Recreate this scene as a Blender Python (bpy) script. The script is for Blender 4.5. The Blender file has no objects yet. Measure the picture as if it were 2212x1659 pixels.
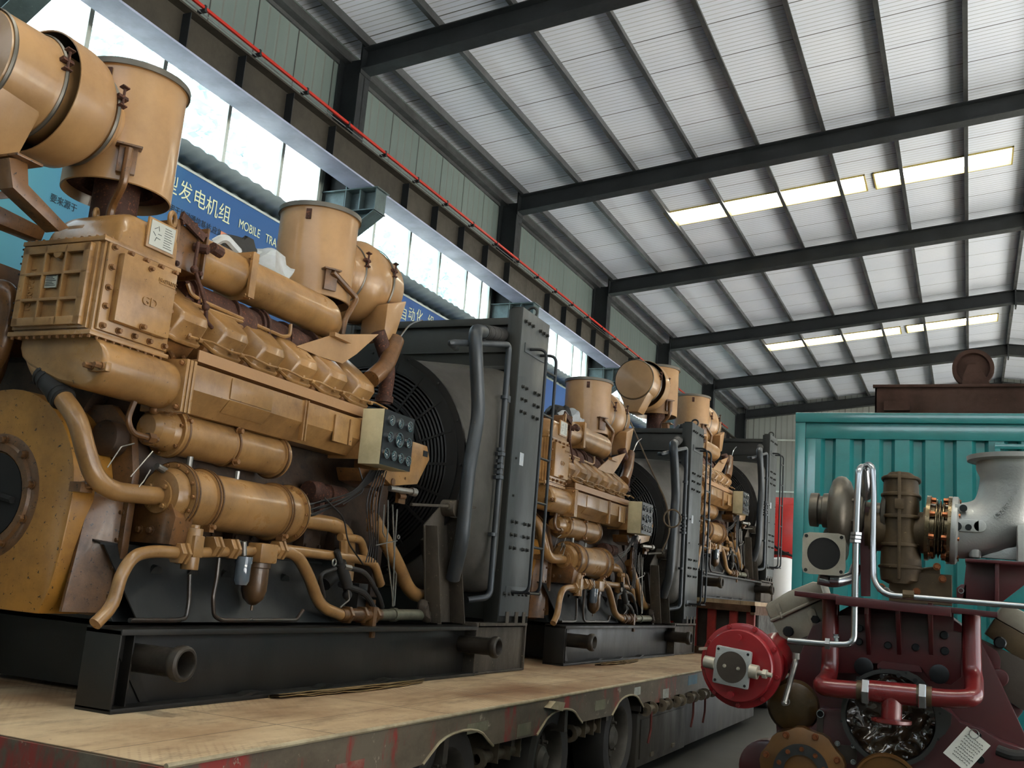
import bpy, bmesh, math, random
from math import pi, sin, cos, radians, sqrt, atan2
from mathutils import Vector, Matrix, noise
V = Vector
S = bpy.context.scene
COL = S.collection
random.seed(7)

# ------------------------------------------------------------------ camera
FPX = 2195.18
CR = Matrix(((0.912, -0.007, -0.409), (0.402, 0.209, 0.892), (0.079, -0.978, 0.194)))
cy = V((0.40230, 0.20950, 0.89122)); cy = V((989.0, 515.5, FPX)).normalized()
cz = V((900.0, -11074.5, FPX)).normalized(); cz = (cz - cz.dot(cy) * cy).normalized()
cx = cy.cross(cz)
CR = Matrix((cx, cy, cz))                      # world = CR @ camera(x right, y down, z forward)
EYE = V((0, 0, 1.68))
cam = bpy.data.cameras.new('camera'); cam_o = bpy.data.objects.new('camera', cam); COL.objects.link(cam_o)
r_, u_, b_ = CR @ V((1, 0, 0)), CR @ V((0, -1, 0)), CR @ V((0, 0, -1))
M = Matrix((r_, u_, b_)).transposed().to_4x4(); M.translation = EYE
cam_o.matrix_world = M
cam.sensor_width = 36; cam.lens = FPX / 2212 * 36; cam.clip_start = 0.05; cam.clip_end = 400
S.camera = cam_o

def at(px, py, x=None, y=None, z=None):
    """the point of the place seen at a pixel, on the plane x=, y= or z="""
    d = CR @ V((px - 1106.0, py - 829.5, FPX))
    if x is not None: t = (x - EYE.x) / d.x
    elif y is not None: t = (y - EYE.y) / d.y
    else: t = (z - EYE.z) / d.z
    return EYE + d * t

# ------------------------------------------------------------------ light
S.view_settings.view_transform = 'Standard'; S.view_settings.look = 'None'
S.view_settings.gamma = 1; S.view_settings.use_curve_mapping = False
S.view_settings.exposure = 1.2
S.cycles.max_bounces = 8; S.cycles.diffuse_bounces = 4; S.cycles.glossy_bounces = 3
S.cycles.transmission_bounces = 6; S.cycles.transparent_max_bounces = 8
S.cycles.sample_clamp_indirect = 6; S.cycles.use_denoising = True
S.cycles.caustics_reflective = False; S.cycles.caustics_refractive = False
W = bpy.data.worlds.new('sky'); S.world = W; W.use_nodes = True
nt = W.node_tree; nt.nodes.clear()
wo = nt.nodes.new('ShaderNodeOutputWorld'); bg = nt.nodes.new('ShaderNodeBackground')
tc = nt.nodes.new('ShaderNodeTexCoord'); sx = nt.nodes.new('ShaderNodeSeparateXYZ'); cr = nt.nodes.new('ShaderNodeValToRGB')
nt.links.new(tc.outputs['Generated'], sx.inputs[0]); nt.links.new(sx.outputs['Z'], cr.inputs[0])
cr.color_ramp.elements[0].position = 0.0; cr.color_ramp.elements[0].color = (0.94, 0.97, 1.0, 1)
cr.color_ramp.elements[1].position = 0.7; cr.color_ramp.elements[1].color = (0.72, 0.86, 1.0, 1)
nt.links.new(cr.outputs[0], bg.inputs[0]); bg.inputs[1].default_value = 1.7
nt.links.new(bg.outputs[0], wo.inputs[0])
sun = bpy.data.lights.new('sun', 'SUN'); sun.energy = 42.0; sun.angle = radians(2); sun.color = (0.98, 0.97, 0.97)
sun_o = bpy.data.objects.new('sun', sun); COL.objects.link(sun_o)
sun_o.rotation_euler = V((-0.72, 0.12, -0.68)).to_track_quat('-Z', 'Y').to_euler()

# ------------------------------------------------------------------ materials
def srgb(h):
    h = h.lstrip('#'); c = [int(h[i:i + 2], 16) / 255 for i in (0, 2, 4)]
    return tuple((v / 12.92 if v <= .04045 else ((v + .055) / 1.055) ** 2.4) for v in c) + (1,)
MATS = {}
class NB:
    def __init__(s, name):
        s.m = bpy.data.materials.new(name); s.m.use_nodes = True; s.t = s.m.node_tree
        s.b = s.t.nodes['Principled BSDF']; s.out = s.t.nodes['Material Output']
    def n(s, typ, **k):
        o = s.t.nodes.new(typ)
        for a, v in k.items():
            if a.startswith('i_'): o.inputs[int(a[2:])].default_value = v
            else: setattr(o, a, v)
        return o
    def l(s, a, b): s.t.links.new(a, b)
    def coord(s): return s.n('ShaderNodeTexCoord').outputs['Object']
    def noise(s, scale, detail=4, rough=.6, vec=None, stretch=None):
        c = vec or s.coord()
        if stretch:
            mp = s.n('ShaderNodeMapping'); mp.inputs['Scale'].default_value = stretch; s.l(c, mp.inputs[0]); c = mp.outputs[0]
        o = s.n('ShaderNodeTexNoise'); s.l(c, o.inputs['Vector'])
        o.inputs['Scale'].default_value = scale; o.inputs['Detail'].default_value = detail; o.inputs['Roughness'].default_value = rough
        return o.outputs['Fac']
    def ramp(s, fac, a, b, ca=(0, 0, 0, 1), cb=(1, 1, 1, 1)):
        o = s.n('ShaderNodeValToRGB'); s.l(fac, o.inputs[0]); e = o.color_ramp.elements
        e[0].position = a; e[0].color = ca; e[1].position = b; e[1].color = cb
        return o.outputs[0]
    def mix(s, fac, a, b):
        o = s.n('ShaderNodeMix'); o.data_type = 'RGBA'
        for v, i in ((fac, 0), (a, 6), (b, 7)):
            if hasattr(v, 'is_output'): s.l(v, o.inputs[i])
            else: o.inputs[i].default_value = v
        return o.outputs[2]
    def math(s, op, a, b=0.0):
        o = s.n('ShaderNodeMath'); o.operation = op
        for v, i in ((a, 0), (b, 1)):
            if hasattr(v, 'is_output'): s.l(v, o.inputs[i])
            else: o.inputs[i].default_value = v
        return o.outputs[0]
    def bump(s, h, strength=.3, dist=.01):
        o = s.n('ShaderNodeBump'); o.inputs['Strength'].default_value = strength; o.inputs['Distance'].default_value = dist
        s.l(h, o.inputs['Height']); s.l(o.outputs[0], s.b.inputs['Normal'])
def paint(name, col, rough=.45, metal=0.0, dirt='#2a1c10', amount=.35, scale=3.0, chips=None, chip_amt=.0, streak=False, bump=.15, coat=0.0):
    """worn paint: base colour, broad grime patches with their own outline, small chips"""
    q = NB(name); base = srgb(col)
    n1 = q.noise(scale, 6, .7, stretch=(1, 1, .35) if streak else None)
    c = q.mix(q.ramp(n1, .5, .5 + .3), base, srgb(dirt)) if amount > 0 else base
    if amount > 0:
        f = q.math('MULTIPLY', q.ramp(n1, .42, .75), amount)
        c = q.mix(f, base, srgb(dirt))
    n2 = q.noise(scale * .45, 3, .5)
    v = q.mix(q.ramp(n2, .35, .65), (.82, .82, .82, 1), (1.12, 1.12, 1.12, 1))
    mm = q.n('ShaderNodeMix'); mm.data_type = 'RGBA'; mm.blend_type = 'MULTIPLY'; mm.inputs[0].default_value = 1
    if hasattr(c, 'is_output'): q.l(c, mm.inputs[6])
    else: mm.inputs[6].default_value = c
    q.l(v, mm.inputs[7]); c = mm.outputs[2]
    if chips:
        n3 = q.noise(scale * 9, 5, .75)
        c = q.mix(q.ramp(n3, .66 - chip_amt, .68 - chip_amt), c, srgb(chips))
    q.l(c, q.b.inputs['Base Color'])
    rr = q.ramp(n1, .3, .8, (rough * .8,) * 3 + (1,), (min(1, rough * 1.5),) * 3 + (1,))
    q.l(rr, q.b.inputs['Roughness']); q.b.inputs['Metallic'].default_value = metal
    if coat: q.b.inputs['Coat Weight'].default_value = coat; q.b.inputs['Coat Roughness'].default_value = .12
    if bump: q.bump(q.noise(scale * 14, 4, .6), bump, .004)
    MATS[name] = q.m; return q.m
def plain(name, col, rough=.5, metal=0.0, **k):
    q = NB(name); q.b.inputs['Base Color'].default_value = srgb(col); q.b.inputs['Roughness'].default_value = rough
    q.b.inputs['Metallic'].default_value = metal
    for a, v in k.items(): q.b.inputs[a.replace('_', ' ')].default_value = v
    MATS[name] = q.m; return q.m

TAN = paint('tan_engine_paint', '#a37a4a', .3, 0, '#43240c', .7, 3.0, '#3a2412', .0, coat=.25)
TAN2 = paint('oily_tan_paint', '#6e4a28', .38, 0, '#1c1008', .9, 4.5, '#140d08', .05, coat=.2)
TANH = paint('yellow_housing_paint', '#a6742f', .4, 0, '#4a2810', .6, 3.5, '#1c1208', .045, coat=.2)
FILT = paint('tan_filter_paint', '#a98257', .36, 0, '#6e4824', .5, 1.8, '#33211a', -.06, coat=.3)
RUST = paint('rusty_exhaust', '#4a2c20', .75, .2, '#1a100c', .8, 6, '#7a4a34', .08)
BLOCK = paint('shaded_brown_block', '#3a2614', .6, 0, '#0a0705', .95, 3, '#0c0806', .06)  # brown taken near black to carry the shade of the gaps
BLK = paint('black_base_paint', '#151310', .42, .1, '#2a2620', .7, 3, '#5a5248', -.035, streak=True)
BLKD = paint('dusty_black_paint', '#4c443a', .6, .1, '#221d18', .8, 3, '#776a58', .03, streak=True)
RAD = paint('grey_green_radiator_paint', '#2a2b28', .42, .15, '#262622', .7, 4, '#7c7668', -.04, streak=True)
RADS = paint('blue_grey_panel_paint', '#474b4d', .36, .25, '#3e423f', .6, 3.2, '#a39a86', -.03, streak=True)
DUSTY = paint('dusty_shroud_paint', '#4e4a44', .5, 0, '#2a2825', .7, 1.6)
FANB = plain('fan_guard_black', '#121110', .45)
DARK = plain('dark_interior', '#0d0b09', .85)
RUB = paint('black_rubber', '#1b1a19', .6, 0, '#3a332b', .5, 8)
STEEL = paint('bare_steel', '#8d8a84', .35, .8, '#4a3a2a', .5, 8)
BOLT = paint('bolt_tan', '#8a6038', .45, .2, '#33200f', .6, 20, bump=0)
GALV = paint('galvanised_pipe', '#7c7a68', .42, .6, '#3c3428', .6, 7)
BRIGHT = plain('bright_zinc', '#a6a8aa', .24, .95)
CREAM = paint('cream_cabinet_paint', '#cbc09c', .5, 0, '#7e6e48', .5, 5)
PLATE = plain('aluminium_plate', '#b8b8ae', .4, .6)
BLACKP = plain('black_panel', '#15181c', .35)
GLASSB = plain('gauge_face', '#33474f', .2)
WHITE = plain('white_print', '#e8e8e0', .6)
WIRE = plain('wire_black', '#12100f', .5)
CLOTH = paint('greasy_cloth', '#3c3126', .9, 0, '#15100c', .8, 14)
PAPER = paint('white_paper', '#d8d4c8', .8, 0, '#a8a294', .3, 6, bump=0)

# ------------------------------------------------------------------ mesh building
ORG = V((0, 0, 0))
def frame(d):
    d = V(d).normalized(); a = V((0, 0, 1)) if abs(d.z) < .9 else V((1, 0, 0))
    u = a.cross(d).normalized(); return u, d.cross(u).normalized(), d
EACH = {n: n for n in 'cross_member cover_plate inspection_cover black_plug clamp_band clasp bolt_hole bolt_clip black_bolt cover_bolt zinc_nut pipe_thread rib white_bolt rubber_plug nipple sensor_wire latch pipe_fitting roller_bracket cable_gland plastic_sheet gusset lifting_eye boss shroud_bolt stiffener_plate'.split()}
EACH.update({n + 's': n for n in 'cover_bolt panel_bolt foot_tab flange_bolt cooler_bolt drum_bolt copper_bolt flange_hole machined_spot boss_bolt bleed_screw coolant_pipe oil_feed_pipe linkage_rod left_bank_pipe housing_rib cover_lug rear_rib plate_bolt'.split()})
class MB:
    def __init__(s): s.bm = bmesh.new()
    def box(s, x0, x1, y0, y1, z0, z1): 
        return s.hexa([V((x0, y0, z0)), V((x1, y0, z0)), V((x1, y1, z0)), V((x0, y1, z0)), V((x0, y0, z1)), V((x1, y0, z1)), V((x1, y1, z1)), V((x0, y1, z1))])
    def hexa(s, P):
        v = [s.bm.verts.new(p) for p in P]
        for f in ((0, 3, 2, 1), (4, 5, 6, 7), (0, 1, 5, 4), (1, 2, 6, 5), (2, 3, 7, 6), (3, 0, 4, 7)): s.bm.faces.new([v[i] for i in f])
        return s
    def obox(s, c, size, u, v=None):
        """box centred at c, first axis along u, second near v"""
        u = V(u).normalized(); v = V(v) if v is not None else V((0, 0, 1)); w = u.cross(v).normalized(); v = w.cross(u)
        a, b, d = u * size[0] / 2, v * size[1] / 2, w * size[2] / 2; c = V(c)
        return s.hexa([c - a - b - d, c + a - b - d, c + a + b - d, c - a + b - d, c - a - b + d, c + a - b + d, c + a + b + d, c - a + b + d])
    def prism(s, pts, ext):
        ext = V(ext); a = [s.bm.verts.new(V(p)) for p in pts]; b = [s.bm.verts.new(V(p) + ext) for p in pts]; n = len(a)
        s.bm.faces.new(a[::-1]); s.bm.faces.new(b)
        for i in range(n): s.bm.faces.new((a[i], a[(i + 1) % n], b[(i + 1) % n], b[i]))
        return s
    def loft(s, rings, cap=True, closed=True):
        R = [[s.bm.verts.new(V(p)) for p in r] for r in rings]; n = len(R[0])
        for A, B in zip(R, R[1:]):
            for i in range(n if closed else n - 1):
                s.bm.faces.new((A[i], A[(i + 1) % n], B[(i + 1) % n], B[i]))
        if cap and closed: s.bm.faces.new(R[0][::-1]); s.bm.faces.new(R[-1])
        return s
    def lathe(s, p, d, prof, seg=32, cap=True):
        """prof: (radius, height along d)"""
        u, v, w = frame(d); p = V(p); rings = []
        for r, h in prof:
            rings.append([p + w * h + (u * cos(2 * pi * i / seg) + v * sin(2 * pi * i / seg)) * max(r, .0004) for i in range(seg)])
        return s.loft(rings, cap)
    def cyl(s, a, b, r, seg=16, r2=None):
        a, b = V(a), V(b); return s.lathe(a, b - a, [(r, 0), (r if r2 is None else r2, (b - a).length)], seg)
    def tube(s, path, r, seg=12, br=None, cap=True):
        P = [V(p) for p in path]; br = (r[0] if isinstance(r, tuple) else r) * 2.2 if br is None else br; Q = [P[0]]
        for i in range(1, len(P) - 1):
            a, b, c = P[i - 1], P[i], P[i + 1]; la, lc = (a - b).length, (c - b).length
            d = min(br, la * .48, lc * .48); s0, s1 = b + (a - b).normalized() * d, b + (c - b).normalized() * d
            for k in range(7): t = k / 6; Q.append(s0 * (1 - t) ** 2 + b * 2 * t * (1 - t) + s1 * t * t)
        Q.append(P[-1]); u, v, w = frame(Q[1] - Q[0]); rings = []
        for i, q in enumerate(Q):
            d = (Q[min(i + 1, len(Q) - 1)] - Q[max(i - 1, 0)])
            if d.length < 1e-7: continue
            d.normalize(); rot = w.rotation_difference(d); u = rot @ u; v = rot @ v; w = d
            rr = r[0] + (r[1] - r[0]) * i / (len(Q) - 1) if isinstance(r, tuple) else r
            rings.append([q + (u * cos(2 * pi * k / seg) + v * sin(2 * pi * k / seg)) * rr for k in range(seg)])
        return s.loft(rings, cap)
    def ring(s, c, d, R, r, seg=32, sg=8):
        u, v, w = frame(d); c = V(c); rings = []
        for i in range(seg):
            a = 2 * pi * i / seg; e = u * cos(a) + v * sin(a)
            rings.append([c + e * (R + r * cos(2 * pi * k / sg)) + w * r * sin(2 * pi * k / sg) for k in range(sg)])
        rings.append(rings[0]); s.loft(rings, False); bmesh.ops.remove_doubles(s.bm, verts=s.bm.verts[-2 * sg:] if False else s.bm.verts, dist=1e-6); return s
    def annulus(s, c, d, r0, r1, t, seg=48):
        return s.lathe(c, d, [(r0, 0), (r1, 0), (r1, t), (r0, t), (r0, 0)], seg, False)
    def bolt(s, p, d, r=.014, h=.014):
        d = V(d).normalized(); s.lathe(p, d, [(r * 1.35, 0), (r * 1.35, h * .25)], 10); s.lathe(V(p) + d * h * .25, d, [(r, 0), (r, h * .85), (r * .85, h)], 6); return s
    def sphere(s, c, r, sc=(1, 1, 1), seg=16):
        m = Matrix.Translation(V(c)) @ Matrix.Diagonal((r * sc[0], r * sc[1], r * sc[2], 1)); bmesh.ops.create_uvsphere(s.bm, u_segments=seg, v_segments=seg // 2 + 1, radius=1, matrix=m); return s
    def text(s, body, size, M4, ext=.002, sq=1.0):
        cu = bpy.data.curves.new('t', 'FONT'); cu.body = body; cu.size = size; cu.extrude = ext; cu.align_x = 'CENTER'; cu.align_y = 'CENTER'
        o = bpy.data.objects.new('t', cu); COL.objects.link(o); bpy.context.view_layer.update()
        me = bpy.data.meshes.new_from_object(o.evaluated_get(bpy.context.evaluated_depsgraph_get()))
        me.transform(M4 @ Matrix.Diagonal((sq, 1, 1, 1))); s.bm.from_mesh(me)
        bpy.data.objects.remove(o); bpy.data.curves.remove(cu); bpy.data.meshes.remove(me); return s
    def islands(s):
        """the bmesh cut into its separate touching pieces"""
        bm = s.bm; bm.verts.ensure_lookup_table(); seen = set(); isl = []
        for v in bm.verts:
            if v.index in seen: continue
            st = [v]; seen.add(v.index); cur = []
            while st:
                a = st.pop(); cur.append(a)
                for e in a.link_edges:
                    b = e.other_vert(a)
                    if b.index not in seen: seen.add(b.index); st.append(b)
            isl.append(cur)
        box = [([min(v.co[i] for v in c) - .003 for i in range(3)], [max(v.co[i] for v in c) + .003 for i in range(3)]) for c in isl]
        par = list(range(len(isl)))
        def fd(i):
            while par[i] != i: i = par[i]
            return i
        for i in range(len(isl)):
            for j in range(i):
                if all(box[i][0][k] <= box[j][1][k] and box[j][0][k] <= box[i][1][k] for k in range(3)): par[fd(i)] = fd(j)
        gr = {}
        for i in range(len(isl)): gr.setdefault(fd(i), []).extend(isl[i])
        out = []
        for vs in gr.values():
            m = MB(); mp = {v: m.bm.verts.new(v.co) for v in vs}; fs = {f for v in vs for f in v.link_faces}
            for f in fs:
                try: m.bm.faces.new([mp[v] for v in f.verts])
                except ValueError: pass
            out.append(m)
        return out
    def build(s, name, mat, parent=None, bev=0, ang=35, label=None, kind=None, one=False):
        if name in EACH and not one and parent:
            s.bm.verts.index_update(); r = None
            for m in s.islands():
                o = m.build(EACH[name], mat, parent, bev, ang, label, kind, True); r = r or o
            s.bm.free(); return r
        if parent and parent.parent and parent.parent.parent: parent = parent.parent
        bm = s.bm; bmesh.ops.recalc_face_normals(bm, faces=bm.faces)
        if bev:
            es = [e for e in bm.edges if len(e.link_faces) == 2 and e.calc_face_angle(0) > radians(40)]
            bmesh.ops.bevel(bm, geom=es, offset=bev, segments=2, affect='EDGES', clamp_overlap=True, profile=.6)
        me = bpy.data.meshes.new(name)
        bmesh.ops.translate(bm, verts=bm.verts, vec=-ORG); bm.to_mesh(me); bm.free()
        me.shade_smooth(); me.set_sharp_from_angle(angle=radians(ang))
        for mm in (mat if isinstance(mat, (list, tuple)) else [mat]): me.materials.append(mm)
        o = bpy.data.objects.new(name, me); COL.objects.link(o)
        if parent: o.parent = parent
        else: o.location = ORG
        if label: o['label'] = label
        if kind: o['kind'] = kind
        return o
def face_mat(right, up, p):
    """text plane: right and up vectors, origin p"""
    r, u = V(right).normalized(), V(up).normalized(); n = r.cross(u); m = Matrix((r, u, n)).transposed().to_4x4(); m.translation = V(p); return m
def tag(o, label, cat, group=None):
    o['label'] = label; o['category'] = cat
    if group: o['group'] = group
    return o
def thing(name, loc, label, cat, group=None):
    global ORG
    o = bpy.data.objects.new(name, None); COL.objects.link(o); o.location = V(loc); o.empty_display_size = .2
    ORG = V(loc); tag(o, label, cat, group); return o
def done():
    global ORG
    ORG = V((0, 0, 0))
def copy_tree(o, parent=None):
    c = o.copy(); COL.objects.link(c)
    if parent: c.parent = parent
    for ch in list(o.children): copy_tree(ch, c)
    return c
def struct(mb, name, mat, **k):
    return mb.build(name, mat, kind='structure', **k)
def lerp(a, b, t): return a + (b - a) * t
# ================================================================== the hall
XW, XR, RID = -8.8, 11.2, 1.2
def roof(x): return 9.72 + .117 * ((x if x <= RID else 2 * RID - x) + 8.4)
# floor
q = NB('oily_concrete_floor'); n = q.noise(.8, 6, .7)
q.l(q.mix(q.ramp(n, .35, .7), srgb('#262520'), srgb('#3a382e')), q.b.inputs['Base Color']); q.b.inputs['Roughness'].default_value = .55
q.bump(q.noise(20), .2, .004); FLOORM = q.m
struct(MB().box(-9.1, XR + .3, -4, 42.2, -.25, 0), 'floor', FLOORM)
# ribbed ceiling sheets
def sheet_mat(name, c1, c2, pitch, joint, axis='Y', rough=.4, fine=.5):
    q = NB(name); sp = q.n('ShaderNodeSeparateXYZ'); q.l(q.coord(), sp.inputs[0]); y = sp.outputs[axis]
    f1 = q.math('FRACT', q.math('DIVIDE', y, pitch)); f2 = q.math('FRACT', q.math('DIVIDE', y, joint))
    rib = q.math('LESS_THAN', f1, .14); jn = q.math('LESS_THAN', f2, .022 if joint > .5 else .05)
    c = q.mix(q.ramp(q.noise(.5, 4), .3, .7), srgb(c1), srgb(c2))
    c = q.mix(q.math('MULTIPLY', rib, fine), c, srgb('#6a6a68')); c = q.mix(q.math('MULTIPLY', jn, .9), c, srgb('#1c1d1e'))
    q.l(c, q.b.inputs['Base Color']); q.b.inputs['Roughness'].default_value = rough
    tri = q.math('ABSOLUTE', q.math('SUBTRACT', f1, .5)); q.bump(q.ramp(tri, .36, .46), .35, .012)
    MATS[name] = q.m; return q.m
CEIL = sheet_mat('white_ribbed_roof_sheet', '#d4dbf0', '#e2e7f8', .11, .99)  # white sheet with the blue of the window light in its colour
CLAD = sheet_mat('grey_green_wall_sheet', '#606c6c', '#6c7878', .225, .9, 'Y', .35, .7)
CLADX = sheet_mat('grey_gable_sheet', '#8a8e8c', '#989b99', .225, .9, 'X', .35, .7)
SKYL = []   # (x0,x1,y0,y1) roof lights; near row and right slope unseen, added for daylight
for yc in (3.0, 20.95, 32.9):
    SKYL += [(-6.1, -1.9, yc - .42, yc + .42), (-1.75, .85, yc - .42, yc + .42), (1.6, 6.2, yc - .42, yc + .42)]
mb = MB()
def slab(x0, x1, y0, y1, t=.05):
    for a, b in ((x0, min(x1, RID)), (max(x0, RID), x1)):
        if b - a > .01:
            mb.hexa([V((a, y0, roof(a))), V((b, y0, roof(b))), V((b, y1, roof(b))), V((a, y1, roof(a))), V((a, y0, roof(a) + t)), V((b, y0, roof(b) + t)), V((b, y1, roof(b) + t)), V((a, y1, roof(a) + t))])
ys = sorted({-4.0, 42.2} | {v for s in SKYL for v in s[2:]})
for y0, y1 in zip(ys, ys[1:]):
    row = sorted([s for s in SKYL if s[2] <= y0 + .01 and s[3] >= y1 - .01]); x = -9.1
    for s in row: slab(x, s[0], y0, y1); x = s[1]
    slab(x, XR + .3, y0, y1)
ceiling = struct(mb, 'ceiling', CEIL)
# purlins hang under the sheets
PUR = paint('purlin_galvanised', '#55575a', .4, .5, '#2b2a28', .5, 2)
for k in range(17):
    x = -8.33 + 1.185 * k
    if x > XR: break
    m = MB(); z = roof(x); m.box(x - .004, x + .004, -4, 42, z - .19, z); m.box(x - .004, x + .07, -4, 42, z - .198, z - .19); m.box(x + .062, x + .07, -4, 42, z - .19, z - .172)
    m.build('purlin', PUR, ceiling)
# roof lights: fibreglass in yellow kerbs
q = NB('roof_light_fibreglass'); q.t.nodes.remove(q.b); tr = q.n('ShaderNodeBsdfTranslucent'); tr.inputs[0].default_value = (1, .96, .8, 1)
tp = q.n('ShaderNodeBsdfTransparent'); tp.inputs[0].default_value = (1, .97, .85, 1); mx = q.n('ShaderNodeMixShader'); mx.inputs[0].default_value = 0
q.l(tr.outputs[0], mx.inputs[1]); q.l(tp.outputs[0], mx.inputs[2]); q.l(mx.outputs[0], q.out.inputs[0]); FIBRE = q.m
KERB = plain('yellowed_kerb', '#b3a05e', .6)
for i, (x0, x1, y0, y1) in enumerate(SKYL):
    m = MB(); c = (x0 + x1) / 2
    for yy in (y0, y1 - .03): m.hexa([V((x0, yy, roof(x0) - .03)), V((x1, yy, roof(x1) - .03)), V((x1, yy + .03, roof(x1) - .03)), V((x0, yy + .03, roof(x0) - .03)), V((x0, yy, roof(x0) + .1)), V((x1, yy, roof(x1) + .1)), V((x1, yy + .03, roof(x1) + .1)), V((x0, yy + .03, roof(x0) + .1))])
    for xx in (x0, x1 - .03): m.box(xx, xx + .03, y0, y1, roof(xx) - .03, roof(xx) + .1)
    w = struct(m, 'window_%d' % (20 + i), KERB)
    m = MB(); nseg = 10
    m.loft([[V((x, y0 + (y1 - y0) * t / nseg, roof(x) + .1 + (.02 if t % 2 else 0))) for t in range(nseg + 1)] for x in (x0, x1)], closed=False)
    m.build('pane', FIBRE, w)
# left wall: masonry and sheets, window band between the columns
COLY = [6 * k + 5.96 - 6 for k in range(0, 8)] ; COLY = [-.04 + 6 * k - .05 * 0 for k in range(0, 8)]
COLY = [0.0, 5.97, 11.96, 17.95, 23.8, 29.75, 35.78, 41.6]
LOWW = paint('pale_lower_wall', '#8e9a98', .7, 0, '#5c6460', .4, 1)
m = MB(); m.box(XW - .12, XW - .02, -4, 42, 0, 6.66); wl = struct(m, 'wall_left', LOWW)
m = MB(); m.box(XW - .1, XW, -4, 42, 7.66, 9.75); m.build('cladding', CLAD, wl, kind='structure')
ALU = paint('window_aluminium', '#d4dcd8', .4, .2, '#a0a69e', .3, 4)
GL = NB('dusty_glass'); GL.t.nodes.remove(GL.b); g1 = GL.n('ShaderNodeBsdfTransparent'); g1.inputs[0].default_value = (.93, .98, 1, 1)
g2 = GL.n('ShaderNodeBsdfTranslucent'); g2.inputs[0].default_value = (.9, .97, 1, 1); g3 = GL.n('ShaderNodeMixShader')
GL.l(GL.ramp(GL.noise(2.2, 8, .7), .3, .75, (.05,) * 3 + (1,), (.3,) * 3 + (1,)), g3.inputs[0]); GL.l(g1.outputs[0], g3.inputs[1]); GL.l(g2.outputs[0], g3.inputs[2])
GL.l(g3.outputs[0], GL.out.inputs[0]); GLASS = GL.m
for i, (a, b) in enumerate(zip(COLY, COLY[1:])):
    a += .24; b -= .24; m = MB(); z0, z1 = 6.68, 7.64
    for zz in (z0, z1): m.box(XW - .06, XW + .02, a, b, zz - .03, zz + .03)
    nn = 5; ws = [a, a + .42] + [a + .42 + (b - a - .42) / 4.0 * k * 1.0 for k in range(1, 5)]
    if i == 1: ws = [a, 7.28, 8.43, 9.63, 10.8, b]
    else: ws = [a + (b - a) * t for t in (0, .2, .41, .61, .81, .93, 1)]
    for y in ws: m.box(XW - .06, XW + .015, y - .03, y + .03, z0, z1)
    w = struct(m, 'window_%d' % (i + 1), ALU)
    for y0, y1 in zip(ws, ws[1:]): MB().box(XW - .03, XW - .024, y0 + .02, y1 - .02, z0, z1).build('pane', GLASS, w)
    struct(MB().box(XW - .1, XW, a - .24, a - .03, 6.66, 7.66).box(XW - .1, XW, b + .03, b + .24, 6.66, 7.66), 'trim_%d' % (i + 1), LOWW)
# eave trim, back gable, right side
struct(MB().box(XW - .0, XW + .16, -4, 42, 9.36, 9.40).box(XW, XW + .03, -4, 42, 9.3, 9.62), 'trim_20', PUR)
m = MB(); m.prism([V((-9, 41.8, 0)), V((11.3, 41.8, 0)), V((11.3, 41.8, roof(XR))), V((RID, 41.8, roof(RID))), V((-9, 41.8, roof(-9)))], (0, .1, 0)); struct(m, 'wall_back', CLADX)
m = MB(); m.box(-9, -.5, 41.7, 41.78, 6.2, 6.26).box(-9, -.5, 41.7, 41.78, 3.9, 3.96).box(-9, -.5, 41.7, 41.78, 8.3, 8.36); struct(m, 'trim_21', ALU)
m = MB(); m.box(XR, XR + .12, -4, 42, 0, .4).box(XR, XR + .12, -4, 42, 7.6, 9.8)  # unseen side wall, shaped mostly open to let sun and sky in
for y in range(-4, 43, 6): m.box(XR, XR + .12, y - .4, y + .4, .4, 7.6)
struct(m, 'wall_right', LOWW)
struct(MB().box(-9.1, 11.3, -4.12, -4, 0, 6.6).box(-9.1, 11.3, -4.12, -4, 8.6, 10.6).box(-9.1, -6, -4.12, -4, 6.6, 8.6).box(8, 11.3, -4.12, -4, 6.6, 8.6), 'wall_front_light_block', LOWW)  # unseen end wall, added to hold back daylight from behind the camera
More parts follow.
